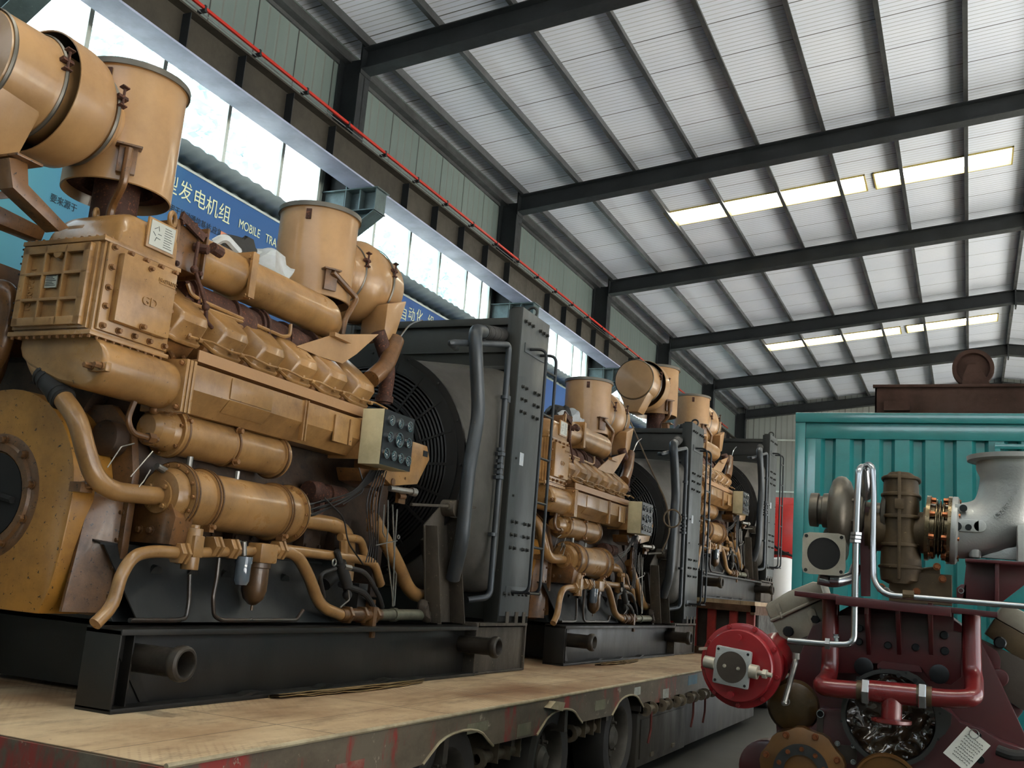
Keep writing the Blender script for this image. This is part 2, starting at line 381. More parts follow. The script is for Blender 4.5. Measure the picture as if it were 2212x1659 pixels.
# ------------------------------------------------------------------ portal frames
FRM = paint('dark_blue_grey_steel', '#1c2024', .5, .1, '#101214', .5, 2, '#6a7076', -.06)
FRL = paint('pale_flange_undercoat', '#a6aecb', .45, .1, '#6e7488', .5, 1.5, '#a8b0bc', -.02)
ORD = ['first', 'second', 'third', 'fourth', 'fifth', 'sixth', 'seventh', 'eighth', 'ninth']
for i, y in enumerate(COLY):
    g = thing('portal_frame', (-8.4, y, 0), 'dark steel portal frame, %s from the camera end of the hall' % ORD[i], 'steel frame', 'portal frames of the hall')
    for sd in (-1, 1):
        xo, xi = (-8.78, -8.38) if sd < 0 else (XR - .02, XR - .42)
        a, b = sorted((xo, xi)); m = MB()
        m.box(a, a + .016, y - .14, y + .14, 0, 9.4).box(b - .016, b, y - .14, y + .14, 0, 9.4).box(a, b, y - .006, y + .006, 0, 9.4)
        m.box(b - .016 if sd < 0 else a, b if sd < 0 else a + .016, y - .14, y + .14, 9.2, 9.5 + .1)
        m.build('column', FRM, g)
        m = MB(); xe = xi; de = lambda x: .42 if abs(x - xe) < .01 else .33
        x0, x1 = xe, RID; z0, z1 = roof(x0) - .2, roof(x1) - .2
        for (zz0, zz1, hw) in ((-.0, -.016, .13), (-.34, -.356, .13)):
            m.hexa([V((x0, y - hw, z0 + zz1)), V((x1, y - hw, z1 + zz1)), V((x1, y + hw, z1 + zz1)), V((x0, y + hw, z0 + zz1)), V((x0, y - hw, z0 + zz0)), V((x1, y - hw, z1 + zz0)), V((x1, y + hw, z1 + zz0)), V((x0, y + hw, z0 + zz0))])
        m.hexa([V((x0, y - .006, z0 - .35)), V((x1, y - .006, z1 - .35)), V((x1, y + .006, z1 - .35)), V((x0, y + .006, z0 - .35)), V((x0, y - .006, z0)), V((x1, y - .006, z1)), V((x1, y + .006, z1)), V((x0, y + .006, z0))])
        m.box(xe - .01, xe + .014, y - .14, y + .14, roof(xe) - .62, roof(xe) - .08)
        m.build('rafter', FRM, g)
    MB().prism([V((RID - .02, y - .16, roof(RID) - .68)), V((RID + .02, y - .16, roof(RID) - .68)), V((RID + .02, y - .16, roof(RID) - .06)), V((RID - .02, y - .16, roof(RID) - .06))], (0, .32, 0)).build('ridge_plate', FRM, g)
    # corbel carrying the crane beam
    br = MB(); x0, x1 = -8.38, -7.86
    br.box(x0 - .4, x1 + .05, y - .17, y + .17, 7.19, 7.205).box(x0 - .4, x1 + .02, y - .16, y + .16, 6.86, 6.875)
    br.box(x0, x1, y - .008, y + .008, 6.86, 7.2).box(-8.14, -8.12, y - .13, y + .13, 6.87, 7.2).box(x1, x1 + .014, y - .14, y + .14, 6.86, 7.2)
    br.prism([V((x0, y - .008, 6.86)), V((x1, y - .008, 6.86)), V((x0, y - .008, 6.5))], (0, .016, 0))
    br.prism([V((x0, y - .14, 6.49)), V((x1, y - .14, 6.85)), V((x1, y - .14, 6.865)), V((x0, y - .14, 6.505))], (0, .28, 0))
    br.box(-8.37, -8.355, y - .16, y + .16, 6.3, 7.6); br.box(-8.78, -8.38, y - .1, y - .09, 6.3, 7.2)
    br.build('corbel', paint('corbel_green_grey', '#56666a', .4, .2, '#39423f', .6, 5, '#8c9a96', .01) if i == 0 else MATS['corbel_green_grey'], g)
    done()
# crane runway beam, one length per bay
WEB = paint('crane_beam_brown_web', '#332e26', .6, .1, '#191713', .6, 1.6)
for i, (a, b) in enumerate(zip(COLY[:-1], COLY[1:])):
    g = thing('crane_runway_beam', (-8.1, a, 7.2), 'brown crane runway beam with pale underside along left wall, %s bay from the camera' % ORD[i], 'crane beam', 'crane runway beams')
    MB().box(-8.30, -7.90, a, b, 7.21, 7.235).build('bottom_flange', FRL, g, label='pale lilac underside flange')
    m = MB().box(-8.11, -8.09, a, b, 7.23, 7.74).box(-8.24, -7.96, a, b, 7.74, 7.765).box(-8.13, -8.07, a, b, 7.765, 7.83)
    m.build('web', WEB, g)
    k = a + .95
    while k < b - .3: MB().box(-8.09, -7.97, k - .005, k + .005, 7.24, 7.72).box(-8.23, -8.11, k - .005, k + .005, 7.24, 7.72).build('stiffener', FRM, g); k += .98
    done()
# red power rail on small holders
REDP = plain('red_conduit', '#b0281c', .45)
rl = thing('power_rail', (-7.85, 0, 7.8), 'long red power rail running along the top of the crane beam', 'power rail')
MB().box(-7.9, -7.87, -2, 36, 7.80, 7.835).build('red_rail', REDP, rl)
mh = MB(); mh.tube([(-7.92, -2, 7.77), (-7.92, 36, 7.77)], .008, 6); mh.build('steel_wire', PUR, rl)
for y in range(6, 36): MB().box(-7.97, -7.86, y * 1.0 - .02, y + .02, 7.765, 7.80).box(-7.905, -7.865, y - .015, y + .015, 7.80, 7.85).build('holder', FRM, rl)
done()
# awning and banners under the windows
AWN = paint('slate_awning_sheet', '#8a9aa2', .5, .1, '#5c6a70', .5, 2)
for i in range(1, 5):
    a, b = COLY[i] + .3, COLY[i + 1] - .3; n = int((b - a) / .045); m = MB()
    fx = lambda k: .011 * sin(k * 2 * pi / 5.0)
    m.loft([[V((x, a + (b - a) * k / n, z + fx(k))) for k in range(n + 1)] for x, z in ((-8.785, 6.43), (-8.42, 6.53))] , closed=False)
    o = tag(m.build('awning', AWN), 'narrow corrugated slate grey awning below the clerestory windows, %s bay' % ORD[i], 'awning', 'corrugated awnings'); 
    o.modifiers.new('t', 'SOLIDIFY').thickness = .006
q = NB('blue_banner_print'); sp = q.n('ShaderNodeSeparateXYZ'); q.l(q.coord(), sp.inputs[0])
c = q.n('ShaderNodeValToRGB'); q.l(q.math('DIVIDE', q.math('SUBTRACT', sp.outputs['Y'], -.4), 6.2), c.inputs[0])
e = c.color_ramp.elements; e[0].position = .1; e[0].color = srgb('#4f9aa6'); e[1].position = .6; e[1].color = srgb('#2a5c98'); e2 = e.new(.36); e2.color = srgb('#3a7aa2')
q.l(c.outputs[0], q.b.inputs['Base Color']); q.b.inputs['Roughness'].default_value = .5; BANN = q.m
q = NB('deep_blue_banner_print'); q.l(q.mix(q.ramp(q.noise(.6), .4, .6), srgb('#2c4f92'), srgb('#35609f')), q.b.inputs['Base Color']); BANN2 = q.m
def wall_text(m, body, size, y, z, sq=.8): m.text(body, size, face_mat((0, 1, 0), (0, 0, 1), (-8.752, y, z)), .001, sq)
TXTW = plain('banner_lettering', '#e4ecc8', .6)
bn = thing('banner', (-8.77, 6.0, 4.6), 'blue and teal wall banner with white Chinese title about mobile generator sets', 'banner')
MB().box(-8.79, -8.76, 6.3, 11.66, 4.4, 6.36).build('panel', BANN, bn)
MB().box(-8.8, -8.745, 6.3, 11.7, 6.36, 6.39).box(-8.8, -8.745, 11.66, 11.7, 4.4, 6.39).build('edge_strip', ALU, bn)
T = lambda px, py: at(px, py, x=-8.752)
m = MB()
for ch, px, py in (('车', 340, 385), ('型', 370, 400), ('发', 401, 416), ('电', 431, 433), ('机', 458, 450), ('组', 485, 464)):
    p = T(px, py); mc = MB(); wall_text(mc, ch, .255, p.y, p.z, .95); mc.build('title_character', TXTW, bn)
p0, p1 = T(517, 482), T(640, 545); mc = MB(); wall_text(mc, 'MOBILE', .17, T(539, 495).y, T(539, 495).z, .78); mc.build('title_word', TXTW, bn); mc = MB(); wall_text(mc, 'TRAILER', .17, T(597, 527).y, T(597, 527).z, .78); mc.build('title_word', TXTW, bn)
plain('banner_small_print', '#1b2c38', .6)
for s_, px, py, z_ in (('等,产品广泛用于移动通信基站,应急', 395, 463, .105), ('要来源于', 138, 440, .1)): mc = MB(); p = T(px, py); wall_text(mc, s_, z_, p.y, p.z, .9); mc.build('small_lettering', MATS['banner_small_print'], bn)
pa, pb = T(478, 495), T(583, 570); MB().box(-8.757, -8.75, pa.y, pb.y, pb.z - .6, pb.z + .1).build('picture_block', plain('salmon_print', '#d98a6c', .6), bn)
done()
b2 = thing('banner', (-8.77, 12.4, 4.6), 'deep blue wall banner with white Chinese title seen above the first radiator', 'banner')
MB().box(-8.79, -8.76, 12.3, 17.6, 4.4, 6.36).build('panel', BANN2, b2)
MB().box(-8.8, -8.745, 12.3, 17.6, 6.36, 6.39).build('edge_strip', ALU, b2)
m = MB()
for ch, px, py in (('自', 872, 679), ('动', 889, 681), ('化', 906, 685), ('组', 930, 697)):
    p = T(px, py); mc = MB(); wall_text(mc, ch, .25, p.y, p.z, .95); mc.build('title_character', TXTW, b2)
done()
for i, (a, b) in enumerate(((18.3, 23.4), (24.2, 29.3))):
    b3 = tag(MB().box(-8.79, -8.76, a, b, 4.4, 6.36).build('banner', BANN2), 'plain deep blue banner on the left wall, %s bay of the hall' % ORD[3 + i], 'banner')
# ground outside and trees beyond the windows
GR = paint('outside_ground', '#b4b0a0', .8, 0, '#8a8676', .4, .3, bump=0)
struct(MB().box(-60, 60, -60, 90, -.4, -.3), 'ground', GR)
LEAF = NB('pale_leaf'); LEAF.l(LEAF.mix(LEAF.ramp(LEAF.noise(1.5), .4, .6), srgb('#5c7c84'), srgb('#8fb0a8')), LEAF.b.inputs['Base Color']); LEAF.b.inputs['Roughness'].default_value = .6
BARK = paint('bark', '#4a3f34', .9, 0, '#2a2420', .6, 8)
for i, (x, y, h) in enumerate(((-16, 9, 11), (-17, 16, 13), (-16.5, 23, 11.5), (-18, 30, 13), (-17, 37, 11), (-18, 2, 9))):
    t = thing('tree', (x, y, -.3), 'leafy tree outside the clerestory windows, %s along from the camera' % ORD[(i + 1) % 6], 'tree', 'trees outside the left wall')
    m = MB(); m.tube([(x, y, -.3), (x + .2, y, h * .4), (x, y + .3, h * .8)], (.22, .06), 8); m.build('trunk', BARK, t)
    m = MB(); rnd = random.Random(i)
    for k in range(3200):
        u = V((rnd.gauss(0, 1), rnd.gauss(0, 1), rnd.gauss(0, 1))).normalized() * (rnd.random() ** .5)
        c = V((x, y, h * .72)) + V((u.x * 2.6, u.y * 3.0, u.z * h * .33)); n1 = V((rnd.random() - .5, rnd.random() - .5, rnd.random() - .5)).normalized(); a, b, _ = frame(n1); s_ = .13 + rnd.random() * .16
        f = [m.bm.verts.new(c + a * s_), m.bm.verts.new(c + b * s_ * .6), m.bm.verts.new(c - a * s_), m.bm.verts.new(c - b * s_ * .6)]; m.bm.faces.new(f)
    m.build('foliage', LEAF.m, t); done()
# ================================================================== low-bed trailer
DECK = NB('worn_chequer_deck'); q = DECK
n1 = q.noise(1.3, 6, .7, stretch=(1, .45, 1)); c = q.mix(q.ramp(n1, .35, .7), srgb('#cdb592'), srgb('#93704e'))
c = q.mix(q.ramp(q.noise(.7, 3), .5, .7), c, srgb('#805a3a')); c = q.mix(q.math('MULTIPLY', q.ramp(q.noise(3.5, 8, .8, stretch=(2.2, .5, 1)), .5, .66), .55), c, srgb('#5e4632')); c = q.mix(q.ramp(q.noise(9, 6, .8), .66, .7), c, srgb('#4a3626'))
sp = q.n('ShaderNodeSeparateXYZ'); q.l(q.coord(), sp.inputs[0]); fy = q.math('FRACT', q.math('DIVIDE', sp.outputs['Y'], 1.22)); fx = q.math('FRACT', q.math('DIVIDE', sp.outputs['X'], 1.7))
seam = q.math('MAXIMUM', q.math('LESS_THAN', fy, .009), q.math('LESS_THAN', fx, .004)); c = q.mix(q.math('MULTIPLY', seam, .8), c, srgb('#2a1c12'))
rt = q.n('ShaderNodeMapping'); rt.inputs['Rotation'].default_value = (0, 0, radians(45)); q.l(q.coord(), rt.inputs[0])
s2 = q.n('ShaderNodeSeparateXYZ'); q.l(rt.outputs[0], s2.inputs[0])
gx = q.math('ABSOLUTE', q.math('SINE', q.math('MULTIPLY', s2.outputs['X'], 80))); gy = q.math('ABSOLUTE', q.math('SINE', q.math('MULTIPLY', s2.outputs['Y'], 80)))
dots = q.math('MULTIPLY', gx, gy); q.bump(dots, .22, .004)
spots = q.math('MULTIPLY', q.ramp(q.math('SUBTRACT', 1.0, dots), .92, 1.0), q.ramp(q.noise(1.1, 3), .4, .6))
c = q.mix(q.math('MULTIPLY', q.ramp(dots, .8, .95), q.ramp(q.noise(.9, 2), .48, .7)), c, srgb('#6b4a32'))
q.l(c, q.b.inputs['Base Color']); q.b.inputs['Roughness'].default_value = .6; DECKM = q.m
q = NB('scuffed_red_grey_fascia'); n1 = q.noise(2.2, 7, .75, stretch=(1, .5, 1)); c = q.mix(q.ramp(n1, .42, .6), srgb('#6e6252'), srgb('#584c3e'))
c = q.mix(q.ramp(q.noise(1.5, 6, .8, stretch=(1, 1.2, .35)), .53, .62), c, srgb('#8a2f28')); c = q.mix(q.ramp(q.noise(7, 5, .8), .62, .66), c, srgb('#9c907c'))
q.l(c, q.b.inputs['Base Color']); q.b.inputs['Roughness'].default_value = .5; q.bump(q.noise(25, 4), .2, .004); FASC = q.m
UND = paint('dark_underframe', '#3c352c', .6, .1, '#1a1612', .6, 4)
TYRE = paint('dusty_tyre', '#2c2926', .8, 0, '#4a4238', .5, 5)
RIM = paint('dusty_wheel_rim', '#4c463c', .6, .2, '#2c2824', .5, 5)
TX0, TX1, TY0, TY1 = -6.95, -2.80, 3.23, 15.9
tr = thing('lowbed_trailer', (-4.9, TY0, 0), 'long low-bed trailer with worn tan deck and scuffed red-grey side carrying the three generator sets', 'trailer')
m = MB().box(TX0, TX1 - .012, TY0, TY1, .86, .9); m.build('deck', DECKM, tr)
m = MB(); yw = [5.78, 7.46, 9.15]
# side fascia with wheel arches
for X0, X1 in ((TX1 - .012, TX1), (TX0, TX0 + .012)):
    pts = [V((X0, TY0, .9)), V((X0, TY0, .60))]
    for w in yw:
        pts += [V((X0, w - .47, .66)), V((X0, w - .40, .70))]
        pts += [V((X0, w - .36 * cos(a), .70 + .10 * sin(a))) for a in [pi * t / 10 for t in range(1, 10)]] + [V((X0, w + .40, .70)), V((X0, w + .47, .67))]
    pts += [V((X0, TY1, .66)), V((X0, TY1, .9))]
    n0 = len(pts)
    top = [V((X0, p.y, .898)) for p in pts[1:-1]]
    a_ = [m.bm.verts.new(p) for p in pts[1:-1]]; b_2 = [m.bm.verts.new(p) for p in top]; a2 = [m.bm.verts.new(p + V((X1 - X0, 0, 0))) for p in pts[1:-1]]; b2_ = [m.bm.verts.new(p + V((X1 - X0, 0, 0))) for p in top]
    for i in range(len(a_) - 1):
        m.bm.faces.new((a_[i], a_[i + 1], b_2[i + 1], b_2[i])); m.bm.faces.new((a2[i], b2_[i], b2_[i + 1], a2[i + 1])); m.bm.faces.new((a_[i], a2[i], a2[i + 1], a_[i + 1]))
m.build('side_fascia', FASC, tr)
EDG = paint('worn_bright_edge', '#b0a284', .5, .2, '#6b5238', .5, 6)
m = MB(); m.tube([(TX1, TY0, .9), (TX1, TY1, .9)], .012, 8)
for w in yw: m.tube([(TX1 + .003, w - .47, .66), (TX1 + .003, w - .40, .70)] + [(TX1 + .003, w - .36 * cos(pi * t / 10), .70 + .10 * sin(pi * t / 10)) for t in range(1, 10)] + [(TX1 + .003, w + .40, .70), (TX1 + .003, w + .47, .665)], .009, 6, br=.01)
m.build('edge_rail', EDG, tr)
m = MB(); m.box(TX0, TX1, TY0 - .012, TY0, .52, .895); m.build('rear_fascia', FASC, tr)
m = MB()
for x in (-5.7, -4.1): m.box(x - .08, x + .08, TY0 + .05, TY1, .5, .86)
for k in range(13): m.box(TX0 + .02, TX1 - .02, 3.6 + k * 1.0, 3.66 + k * 1.0, .62, .86)
m.build('chassis', UND, tr)
for w in yw:
    m = MB(); m.cyl((-6.7, w, .42), (-3.1, w, .42), .07, 12); m.build('axle', UND, tr)
    for xa, xb in ((-3.18, -2.86), (-3.56, -3.24), (-6.85, -6.53), (-6.47, -6.15)):
        m = MB(); d = (1, 0, 0); W_ = xb - xa
        m.lathe((xa, w, .42), d, [(.27, .02), (.36, 0), (.405, .02), (.42, .07), (.42, W_ - .07), (.405, W_ - .02), (.36, W_), (.27, W_ - .02)], 40, False)
        ty = m.build('tyre', TYRE, tr)
        m = MB(); m.lathe((xa, w, .42), d, [(.275, .015), (.25, .06), (.245, W_ - .08), (.26, W_ - .03), (.275, W_ - .015)], 36, False)
        m.lathe((xb - .13, w, .42), d, [(.246, 0), (.12, -.03), (.1, .06), (.06, .09), (.0, .09)], 28)
        for k in range(8): a = 2 * pi * k / 8; m.bolt((xb - .115, w + .16 * cos(a), .42 + .16 * sin(a)), d, .015, .03)
        m.build('wheel_rim', RIM, ty)
# tie-down roller brackets between the wheels, straps, tool boxes
ROLL = paint('worn_roller_steel', '#6a5e4c', .5, .4, '#3a2e22', .6, 8)
for yb in (6.62, 8.32, 4.55):
    m = MB()
    for dy in (-.2, .0, .17): m.box(-3.05, -2.83, yb + dy - .006, yb + dy + .006, .53, .72)
    m.cyl((-2.90, yb - .35, .57), (-2.90, yb + .26, .57), .04, 16); m.lathe((-2.90, yb - .35, .57), (0, -1, 0), [(.045, 0), (.07, .01), (.07, .05), (.035, .05), (.03, .0)], 14)
    m.build('roller_bracket', ROLL, tr)
m = MB(); m.box(-3.3, -2.86, 9.66, 11.5, .1, .62); tb = m.build('tool_box', paint('toolbox_grey', '#39332a', .5, .1, '#1f1b16', .6, 3, '#5c5340', -.05, streak=True), tr, bev=.01)
MB().box(-2.862, -2.848, 9.76, 11.38, .17, .53).build('door', MATS['toolbox_grey'], tb, bev=.004)
m = MB().box(-2.85, -2.835, 10.1, 10.2, .16, .2).box(-2.85, -2.835, 10.9, 11.0, .16, .2); m.build('latch', ROLL, tb)
m = MB(); m.box(-3.3, -2.88, 11.52, 15.6, .1, .6); m.build('side_panel', MATS['toolbox_grey'], tr, bev=.01)
STRP = plain('dark_red_strap', '#5a2018', .8)
for k in range(7):
    y = 9.75 + k * .55; m = MB(); m.cyl((-2.78, y - .1, .64), (-2.78, y + .1, .64), .035, 12).annulus((-2.78, y - .12, .64), (0, 1, 0), .02, .06, .02, 14).annulus((-2.78, y + .1, .64), (0, 1, 0), .02, .06, .02, 14).box(-2.84, -2.80, y - .12, y + .12, .60, .70)
    o = m.build('winch', ROLL, tr)
    if k in (0, 3, 4): MB().tube([(-2.755, y, .62), (-2.76, y + .03, .45), (-2.77, y - .01, .33)], .012, 6).build('strap', STRP, o)
# marker plates on the side
for (y, z, w_, h_, col) in ((4.55, .70, .26, .13, 'pr'), (6.0, .80, .30, .06, 'pg'), (6.75, .72, .24, .08, 'pg'), (9.4, .82, .2, .07, 'pw'), (8.35, .77, .26, .08, 'pg'), (10.4, .74, .22, .09, 'pw'), (11.5, .82, .4, .1, 'pb'), (12.6, .76, .3, .08, 'pg')):
    mt = {'pr': '#8a2c22', 'pg': '#6e6a52', 'pw': '#a8a89c', 'pb': '#5c88a0'}[col]; nm = 'marker_' + col
    if nm not in MATS: paint(nm, mt, .6, 0, '#8f8878', .8, 14, '#3a3428', .02)
    MB().box(TX1, TX1 + .003, y - w_ / 2, y + w_ / 2, z - h_ / 2, z + h_ / 2).build('marker_plate', MATS[nm], tr)
m = MB(); m.prism([V((TX1, 7.10, .84)), V((TX1, 7.36, .80)), V((TX1, 7.40, .86)), V((TX1, 7.2, .88))], (.05, 0, .0)); m.build('bent_bracket', EDG, tr)
# raised gooseneck
REDT = paint('red_trailer_paint', '#a3271f', .45, 0, '#3a1a14', .5, 4, '#6a5238', .0)
GZ = 1.73
MB().box(TX0 + .7, -2.98, 15.95, 24.2, GZ - .06, GZ).build('gooseneck_deck', DECKM, tr)
m = MB(); m.box(TX0 + .7, -2.98, 15.95, 16.02, GZ - .16, GZ - .06).box(-3.04, -2.98, 15.95, 24.2, GZ - .2, GZ - .06); m.build('gooseneck_edge', paint('rusty_brown_steel', '#5c3a20', .7, .2, '#2a1a10', .7, 5), tr)
for x in (-3.06, -3.32, -3.66, -3.95, -4.25, -4.55, -5.0, -5.4, -5.9): MB().box(x - .06, x + .06, 16.05, 16.15, .9, GZ - .1).build('headboard_post', REDT, tr)
MB().box(TX0 + .7, -2.98, 16.2, 16.22, .9, GZ - .1).box(-3.1, -2.98, 16.3, 24.0, .55, GZ - .2).build('gooseneck_wall', UND, tr)
MB().box(TX0 + .8, -3.0, 15.75, 15.9, .9, 1.0).build('step_beam', MATS['rusty_brown_steel'], tr)
for yy in (18.2, 20.2, 22.2):
    m = MB(); m.lathe((-3.4, yy, .5), (1, 0, 0), [(.27, .02), (.36, 0), (.49, .03), (.5, .08), (.5, .27), (.49, .3), (.36, .32), (.1, .2)], 36); m.build('tyre', TYRE, tr)
done()

# ================================================================== generator set
OG = (-4.9, 4.0, .9)
gs = thing('generator_set', OG, 'nearest tan diesel generator set, standing at the rear end of the trailer deck', 'generator', 'tan generator sets on the trailer')
X_ = V((1, 0, 0)); Y_ = V((0, 1, 0)); Z_ = V((0, 0, 1))
AX = -4.9
def mir(x): return 2 * AX - x
# ---- base skid
base = MB()
for sd in (1, -1):
    f = (lambda x: x) if sd > 0 else mir
    def bx(x0, x1, *r): a, b = sorted((f(x0), f(x1))); base.box(a, b, *r)
    bx(-4.10, -3.86, 4.0, 8.12, 1.28, 1.31); bx(-4.10, -3.86, 4.0, 8.12, .9, .925); bx(-3.99, -3.97, 4.05, 9.2, .92, 1.29)
    bx(-4.10, -3.865, 4.0, 4.012, .91, 1.305); bx(-3.98, -3.90, 4.13, 4.142, .92, 1.29)
b0 = base.build('base_frame', BLK, gs, bev=.003)
m = MB()
for y0, y1 in ((4.5, 4.56), (5.9, 5.96), (7.4, 7.46), (9.15, 9.21)): m.box(mir(-4.0), -4.0, y0, y1, .93, 1.27)
m.build('cross_member', BLK, b0)
m = MB().box(-3.99, -3.875, 8.14, 9.23, .905, .92).box(-3.905, -3.875, 9.2, 9.23, .905, 1.33).box(-4.0, -3.865, 8.10, 8.14, .905, 1.34).box(-3.93, -3.90, 8.14, 9.2, .92, 1.30).box(mir(-3.9), -3.9, 9.2, 9.23, .92, 1.3)
m.build('radiator_footing', BLKD, b0, bev=.003, label='dusty brown end section of the base')
m = MB()
for y in (5.0, 5.78, 6.55): m.prism([V((-3.93, y, .925)), V((-3.86, y, .925)), V((-3.86, y + .1, .945)), V((-3.93, y + .1, .945))], (0, .09, 0))
m.build('bolt_clip', BLK, b0)
TRUN = paint('greasy_pipe_paint', '#37312a', .42, .3, '#14110d', .6, 9, '#6a5028', -.03)
for y in (4.205, 8.02):
    m = MB(); m.lathe((-3.975, y, 1.16), X_, [(.072, 0), (.072, .29), (.078, .30), (.088, .315), (.092, .335), (.088, .36), (.076, .37), (.066, .37), (.06, .36), (.058, .12), (0, .12)], 32, False)
    t = m.build('lifting_stub', TRUN, b0); 
m = MB(); m.prism([V((-3.968, 4.02, 1.27)), V((-3.968, 4.14, 1.27)), V((-3.968, 4.36, .93)), V((-3.968, 4.30, .93))], (.01, 0, 0)); m.build('gusset', BLK, b0)
# ---- engine block, sump, housing
m = MB()
sec = [(-4.35, 1.75), (-4.28, 2.1), (-4.38, 2.45), (-4.3, 2.8), (-4.62, 3.0), (-4.9, 2.9)]
pts = [V((x, 4.32, z)) for x, z in sec] + [V((mir(x), 4.32, z)) for x, z in sec[-2::-1]]
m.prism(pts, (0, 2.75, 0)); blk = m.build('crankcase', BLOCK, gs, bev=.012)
m = MB()
for k in range(6):
    y = 4.55 + .38 * k; m.box(-4.32, -4.24, y - .1, y + .1, 1.8, 2.06); 
    m.bolt((-4.24, y - .08, 1.84), X_).bolt((-4.24, y + .08, 1.84), X_).bolt((-4.24, y, 2.02), X_)
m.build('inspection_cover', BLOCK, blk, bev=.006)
PAN = paint('slate_sump_paint', '#222424', .42, .2, '#100f0d', .7, 2.2, '#5c5c54', -.04)
m = MB(); m.prism([V((-4.18, 4.25, 1.32)), V((mir(-4.18), 4.25, 1.32)), V((mir(-4.38), 4.25, 1.78)), V((-4.38, 4.25, 1.78))], (0, 2.35, 0)); m.build('sump', PAN, gs, bev=.006)
m = MB().prism([V((-4.05, 4.30, 1.33)), V((-4.04, 6.15, 1.33)), V((-4.22, 5.85, 1.72)), V((-4.22, 4.15, 1.72))], (-.01, 0, 0)); m.prism([V((-4.22, 4.12, 1.72)), V((-4.22, 6.2, 1.72)), V((-4.35, 6.2, 1.75)), V((-4.35, 4.12, 1.75))], (0, 0, .012))
for k in range(6): m.cyl((-4.215, 4.5 + k * .3, 1.6), (-4.16, 4.5 + k * .3, 1.585), .045, 14)
m.build('side_plate', PAN, gs)
# flywheel housing
m = MB(); CZ = 1.945; R0 = .592; ring = []
for k in range(25): a = pi * (k / 24); ring.append((AX + R0 * cos(a), CZ + R0 * sin(a)))
right = [(-4.318, 1.8), (-4.335, 1.62), (-4.37, 1.45), (-4.42, 1.34)]
poly = right[::-1] + ring + [(mir(x), z) for x, z in right]
for r0, r1 in (((3.965), (4.2)),):
    hole = [(AX + .24 * cos(2 * pi * k / 24), CZ - .02 + .24 * sin(2 * pi * k / 24)) for k in range(24)]
    m.prism([V((x, r0, z)) for x, z in poly], (0, .28, 0))
hs = m.build('flywheel_housing', TANH, gs, bev=.012)
m = MB(); m.prism([V((-4.335, 4.245, 1.34)), V((-4.19, 4.245, 1.40)), V((-4.19, 4.245, 2.12)), V((-4.25, 4.245, 2.35)), V((-4.42, 4.245, 2.5)), V((mir(-4.42), 4.245, 2.5)), V((mir(-4.2), 4.245, 2.12)), V((mir(-4.2), 4.245, 1.36))], (0, .05, 0))
for z in (1.45, 1.6, 1.75, 1.9, 2.05): m.bolt((-4.225, 4.245, z), -Y_, .013)
m.prism([V((-4.30, 4.01, 1.36)), V((-4.27, 4.20, 1.36)), V((-4.22, 4.24, 1.36)), V((-4.22, 4.24, 2.05)), V((-4.27, 4.2, 2.05)), V((-4.32, 4.1, 2.0))] , (-.02, 0, 0))
m.build('flange_plate', TAN2, hs, bev=.004)
m = MB(); m.lathe((AX, 3.97, CZ - .01), -Y_, [(.36, 0), (.33, .012), (.30, .015), (.29, .03), (.25, .03), (.235, -.02), (.0, -.02)], 40, False)
for k in range(10): a = 2 * pi * k / 10 + .2; m.bolt((AX + .30 * cos(a), 3.955, CZ + .30 * sin(a)), -Y_, .02, .025)
m.build('bearing_ring', TAN2, hs)
m = MB(); m.lathe((AX, 3.95, CZ - .01), -Y_, [(.24, 0), (.24, .005), (0, .006)], 32); m.cyl((AX - .08, 3.94, CZ + .02), (AX + .2, 3.93, CZ - .03), .02, 8); m.build('dark_opening', DARK, hs)
# ---- S shaped cooling pipe and hose at the near end
S1 = [at(70, 745, x=-4.62), at(84, 795, x=-4.55), at(122, 842, x=-4.36)]; S2 = [at(122, 842, x=-4.36), at(168, 905, x=-4.16), at(185, 975, x=-4.12), at(205, 1035, x=-4.1), at(245, 1062, x=-4.1), at(345, 1072, x=-4.1)]
m = MB(); m.tube([S1[0] + V((-.1, .12, .05))] + S1, .052, 16, br=.1); m.tube(S2, .052, 16, br=.16); m.lathe(S2[-1], Y_, [(.095, -.02), (.095, .01)], 20)
for k in range(4): a = pi / 4 + pi * k / 2; m.bolt(S2[-1] + V((.075 * cos(a), -.02, .075 * sin(a))), -Y_)
pipe = m.build('cooling_pipe', TAN, gs)
p = lerp(S1[1], S1[2], .3); q2 = lerp(S2[0], S2[1], .35); m = MB(); m.tube([p, q2], .062, 18); 
for t in (.08, .25, .78, .93): c0 = lerp(p, q2, t); m.lathe(c0, q2 - p, [(.067, -.008), (.067, .008)], 20)
m.build('hose_sleeve', RUB, pipe)
m = MB(); a0 = at(195, 1045, x=-4.12); b0_ = at(232, 1052, x=-4.1); m.tube([a0 + V((-.1, 0, -.02)), a0, b0_], .022, 10); m.obox(a0 + V((-.06, 0, -.02)), (.08, .05, .08), X_); m.build('bleed_fitting', TAN2, pipe)
